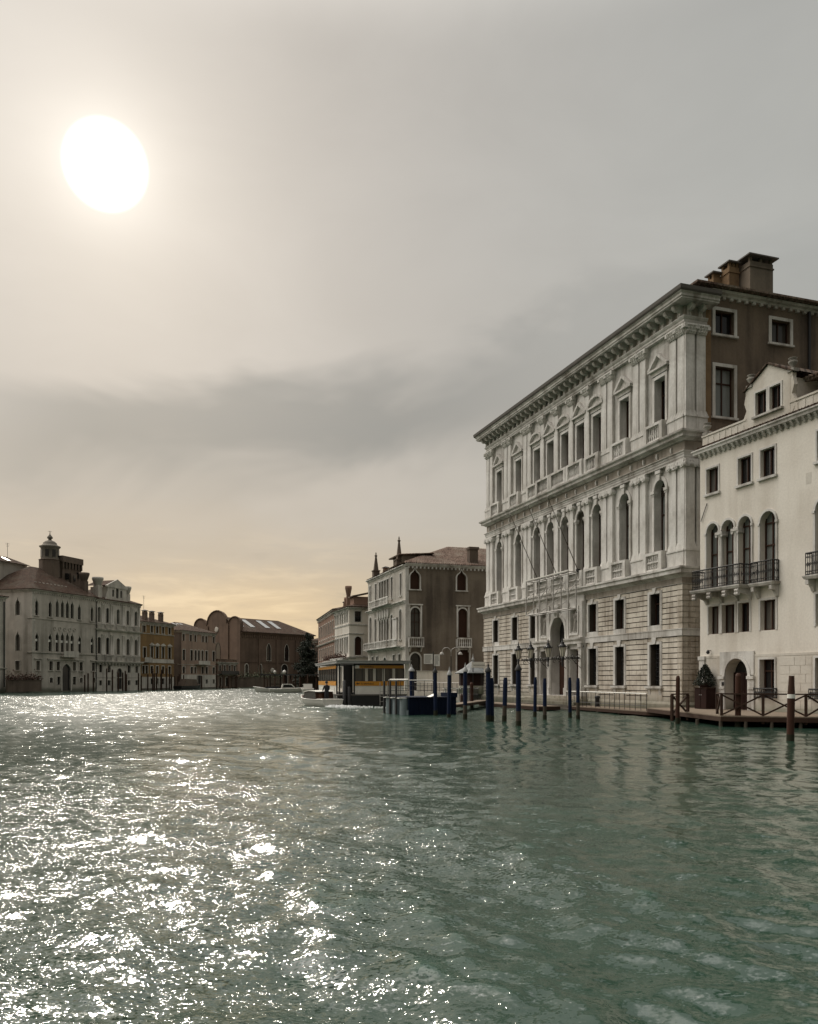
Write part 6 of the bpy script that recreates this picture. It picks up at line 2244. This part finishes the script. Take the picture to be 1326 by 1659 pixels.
def sign_board(x, y, label):
    root = thing('notice_board', label, 'sign', (x, y, .8), R(-4), 'boards on the square')
    MB().tube((0, 0, 0), (0, 0, 3.9), .045, 7).build('post', 'black_iron', root)
    b = MB().box(-.85, -.05, -.06, -.02, 2.75, 3.65).build('panel', 'white_paint', root)
    b2 = MB().box(.08, .6, -.06, -.02, 2.55, 3.6).build('panel', 'white_paint', root)
    g_ = random.Random(4)
    for pb, x0, x1, z0, z1 in ((b, -.78, -.12, 2.85, 3.55), (b2, .14, .54, 2.7, 3.5)):
        m = MB()
        z = z1
        while z > z0:
            m.box(x0, x1 - g_.random() * .25 * (x1 - x0), -.064, -.061, z - .03, z)
            z -= .085
        m.build('print', 'lead', pb)
    return root


def arched_lamp(x, y):
    root = thing('street_lamp', 'tall street lamp with two arched arms over the square', 'street lamp', (x, y, .8))
    MB().tube((0, 0, 0), (0, 0, 3.6), .06, 8, .045).build('post', 'black_iron', root)
    for s_ in (-1, 1):
        pts = [(s_ * .45 - s_ * .45 * math.cos(t * math.pi / 7), 0, 3.6 + .5 * math.sin(t * math.pi / 7) + .35) for t in range(8)]
        arm = MB().path([(0, 0, 3.6), (0, 0, 3.95)] + pts, .028, 6).build('arm', 'steel', root)
        MB().lathe(pts[-1][0], 0, [(.2, 3.74), (.22, 3.8), (.14, 3.95), (.04, 4.0)], 10).build('lamp_head', 'steel', arm)
    return root


kiosk()
sign_board(2.2, 74.6, 'white notice panels with fine print on one dark post near the kiosk')
arched_lamp(4.1, 80.0)
fb = thing('hoarding', 'beige board hoarding at the foot of the brown palazzo', 'hoarding', (.9, 92.0, .8), R(15))
for k in range(7):
    MB().box(k * 1.3, k * 1.3 + 1.27, 0, .08, 0, 2.25).build('board', 'stucco_cream', fb)
MB().box(-.05, 9.1, -.05, .1, 2.25, 2.33).build('capping', 'gothic_stone', fb)
sg = thing('banner', 'long pale horizontal sign fixed left of the big palace', 'sign', (6.1, 75.4, 0), R(8))
MB().box(-.35, 1.3, 0, .06, 3.2, 3.75).build('panel', 'white_paint', sg)
for x in (-.2, 1.15):
    MB().tube((x, .1, .8), (x, .1, 3.7), .04, 6).build('post', 'black_iron', sg)
MB().box(-.2, 1.1, -.004, -.001, 3.42, 3.47).build('print', 'lead', sg)
rail('metal_railing', 'low pale railing along the edge of the square', [(-.3, 96.5), (6.3, 76.6)], .8, 1.0, 1.2, 'steel', .03, (.5,), 'metal railings by the water')
for i, (x, y) in enumerate(((4.2, 78.2), (5.2, 75.6))):
    b_ = thing('bench', ('pale bench on the square left of the kiosk', 'pale bench on the square before the kiosk')[i], 'bench', (x, y + .8, .8), R(10 - 25 * i), 'benches on the square')
    MB().box(-.9, .9, -.22, .22, .42, .5).build('seat', 'white_paint', b_)
    for sx in (-.7, .7):
        MB().box(sx - .06, sx + .06, -.2, .2, 0, .42).build('leg', 'steel', b_)


# ------------------------------------------------------------------ lanterns, flagpoles and banner frame on the big palace
def wall_lantern(x, label):
    # hung out on a scrolled iron arm; y is towards the canal
    root = thing('wall_lantern', label, 'lantern', gworld(x, -.3, 3.25), GA, 'iron lanterns before the water gate')
    a = MB()
    a.tube((0, 0, .35), (0, -1.5, .35), .026, 6).tube((0, 0, -.35), (0, -.75, .32), .02, 6)
    for cy, cz, r in ((-.35, .12, .16), (-.7, .5, .13), (-.2, .52, .12), (-.98, .2, .1)):
        a.path([(.0, cy + r * math.cos(t * .6), cz + r * math.sin(t * .6)) for t in range(10)], .018, 5)
    for k in range(7):
        a.prism([(-.2 - k * .16, .38), (-.12 - k * .16, .5 + .05 * (k % 2)), (-.28 - k * .16, .46)], 'x', -.05, .05)
    a.tube((0, 0, -.7), (0, 0, .7), .04, 6).tube((0, -1.5, .1), (0, -1.5, .5), .03, 6)
    a.lathe(0, -1.5, [(.02, -.25), (.07, -.1), (.05, .05), (.1, .3), (.13, .48), (.06, .5)], 8)
    a.build('bracket', 'black_iron', root)
    MB().lathe(0, -1.5, [(.13, .5), (.25, 1.15)], 6, False).build('lamp_glass', 'lantern_glass', root)
    f = MB()
    for k in range(6):
        t = 2 * math.pi * k / 6
        f.tube((.135 * math.cos(t), -1.5 + .135 * math.sin(t), .5), (.26 * math.cos(t), -1.5 + .26 * math.sin(t), 1.16), .018, 5)
        f.prism([(.24, 1.14), (.36, 1.2), (.26, 1.34)], 'y', -.02, .02) if k == 0 else None
        f.tube((.3 * math.cos(t), -1.5 + .3 * math.sin(t), 1.16), (.34 * math.cos(t), -1.5 + .34 * math.sin(t), 1.34), .03, 5, .008)
    f.lathe(0, -1.5, [(.3, 1.15), (.31, 1.2), (.2, 1.34), (.12, 1.42), (.15, 1.48), (.05, 1.56), (.06, 1.66), (.012, 1.85)], 8)
    f.build('lamp_frame', 'black_iron', root)
    return root


for x, lab in ((11.05, 'ornate iron lantern on a scrolled arm, leftmost of the four by the water gate'), (13.2, 'ornate iron lantern on a scrolled arm just left of the arch'),
               (16.0, 'ornate iron lantern on a scrolled arm just right of the arch'), (18.15, 'ornate iron lantern on a scrolled arm, rightmost of the four by the water gate')):
    wall_lantern(x, lab)
for x, lab in ((11.5, 'slanting bare flagpole above the banner frame, leftmost of three'), (14.6, 'slanting bare flagpole above the banner frame, middle of three'), (17.7, 'slanting bare flagpole above the banner frame, rightmost of three')):
    fp = thing('flagpole', lab, 'flagpole', gworld(x, -.28, 9.9), GA, 'flagpoles on the balcony')
    MB().tube((0, 0, 0), (.1, -2.5, 5.1), .036, 6, .022).build('pole', 'pole_bare', fp)
    MB().box(-.1, .1, -.15, .12, -.1, .15).build('socket', 'black_iron', fp)
    MB().lathe(.1, -2.5, [(.03, 5.05), (.07, 5.14), (.02, 5.24)], 8).build('finial', 'steel', fp)
bf = thing('scaffold', 'empty tubular banner scaffold in front of the balcony over the arch', 'scaffold', gworld(14.6, -.32, 0), GA)
A_ = MB()
for yy in (-.95, -.3):
    for z in (7.15, 9.8):
        A_.tube((-3.25, yy, z), (3.4, yy, z), .05, 6)
    for x in (-3.25, -1.05, 1.2, 3.4):
        A_.tube((x, yy, 7.15), (x, yy, 9.8), .045, 6)
A_.build('upright_grid', 'steel', bf)
Bc = MB()
for x in (-3.25, -1.05, 1.2, 3.4):
    for z in (7.15, 9.8):
        Bc.tube((x, -.95, z), (x, -.3, z), .035, 5)
    Bc.tube((x, -.95, 8.3), (x, .1, 9.4), .03, 5)
for x0, x1 in ((-3.25, -1.05), (-1.05, 1.2), (1.2, 3.4)):
    xm = (x0 + x1) / 2
    Bc.tube((x0, -.3, 9.4), (xm, -.3, 8.2), .03, 5).tube((x1, -.3, 9.4), (xm, -.3, 8.2), .03, 5).tube((xm, -.3, 8.2), (xm, -.3, 7.2), .03, 5).tube((x0, -.95, 7.2), (x1, -.3, 8.2), .03, 5)
Bc.build('brace', 'steel', bf)
MB().box(-3.3, 3.45, -1.0, -.9, 9.84, 9.9).build('top_rail', 'white_paint', bf)

# camera and gulls' spikes are too small to matter; the potted tree and its dark cabinet by the cream palazzo do
CP = (16.431, 46.3)
CA = math.atan2(-.933, .35987)


def cw(x, y, z=0.0):
    c, s = math.cos(CA), math.sin(CA)
    return (CP[0] + c * x - s * y, CP[1] + s * x + c * y, z)


cb = thing('cabinet', 'dark red wooden cabinet under the small potted conifer by the arched door', 'cabinet', cw(.98, -.5, .48), CA)
MB().box(-.48, .48, -.3, .3, 0, 1.15).build('body', 'redbox', cb)
MB().box(-.5, .5, -.33, .32, 1.15, 1.2).build('top', 'dark_wood', cb)
for sx in (-.24, .24):
    d2 = MB().box(sx - .22, sx + .22, -.33, -.302, .06, 1.1).build('door', 'redbox', cb)
    MB().box(sx * .3 - .03, sx * .3 + .03, -.345, -.331, .78, .81).build('handle', 'steel', d2)
pt = thing('potted_conifer', 'small bushy conifer on top of the dark red cabinet', 'potted tree', cw(.98, -.5, 1.685), CA)
MB().lathe(0, 0, [(.3, 0), (.38, .22), (.36, .24)], 10).build('pot', 'redbox', pt)
MB().tube((0, 0, .1), (0, 0, 1.25), .03, 6, .012).build('trunk', 'dark_wood', pt)
f_ = MB()
g_ = random.Random(9)
pp = []
for k in range(2600):
    t = g_.random()
    a = g_.uniform(0, 6.283)
    r_ = (.56 * (1 - t) ** .7 + .05) * (.55 + .45 * g_.random()) * (1 + .2 * math.sin(a * 5 + t * 9))
    pp.append((r_ * math.cos(a), r_ * math.sin(a), .12 + 1.1 * t + g_.gauss(0, .03)))
f_.leaves(pp, .05, g_)
f_.tube((0, 0, 1.1), (.03, 0, 1.45), .014, 4, .004)
f_.build('crown', 'leaf_dark', pt)
bt = thing('bollard', 'small dark bollard on the landing stage behind the railing', 'bollard', gworld(21.3, -.9, .3), GA)
MB().lathe(0, 0, [(.16, 0), (.15, .55), (.18, .6), (.17, .7), (.08, .74)], 10).build('body', 'black_iron', bt)
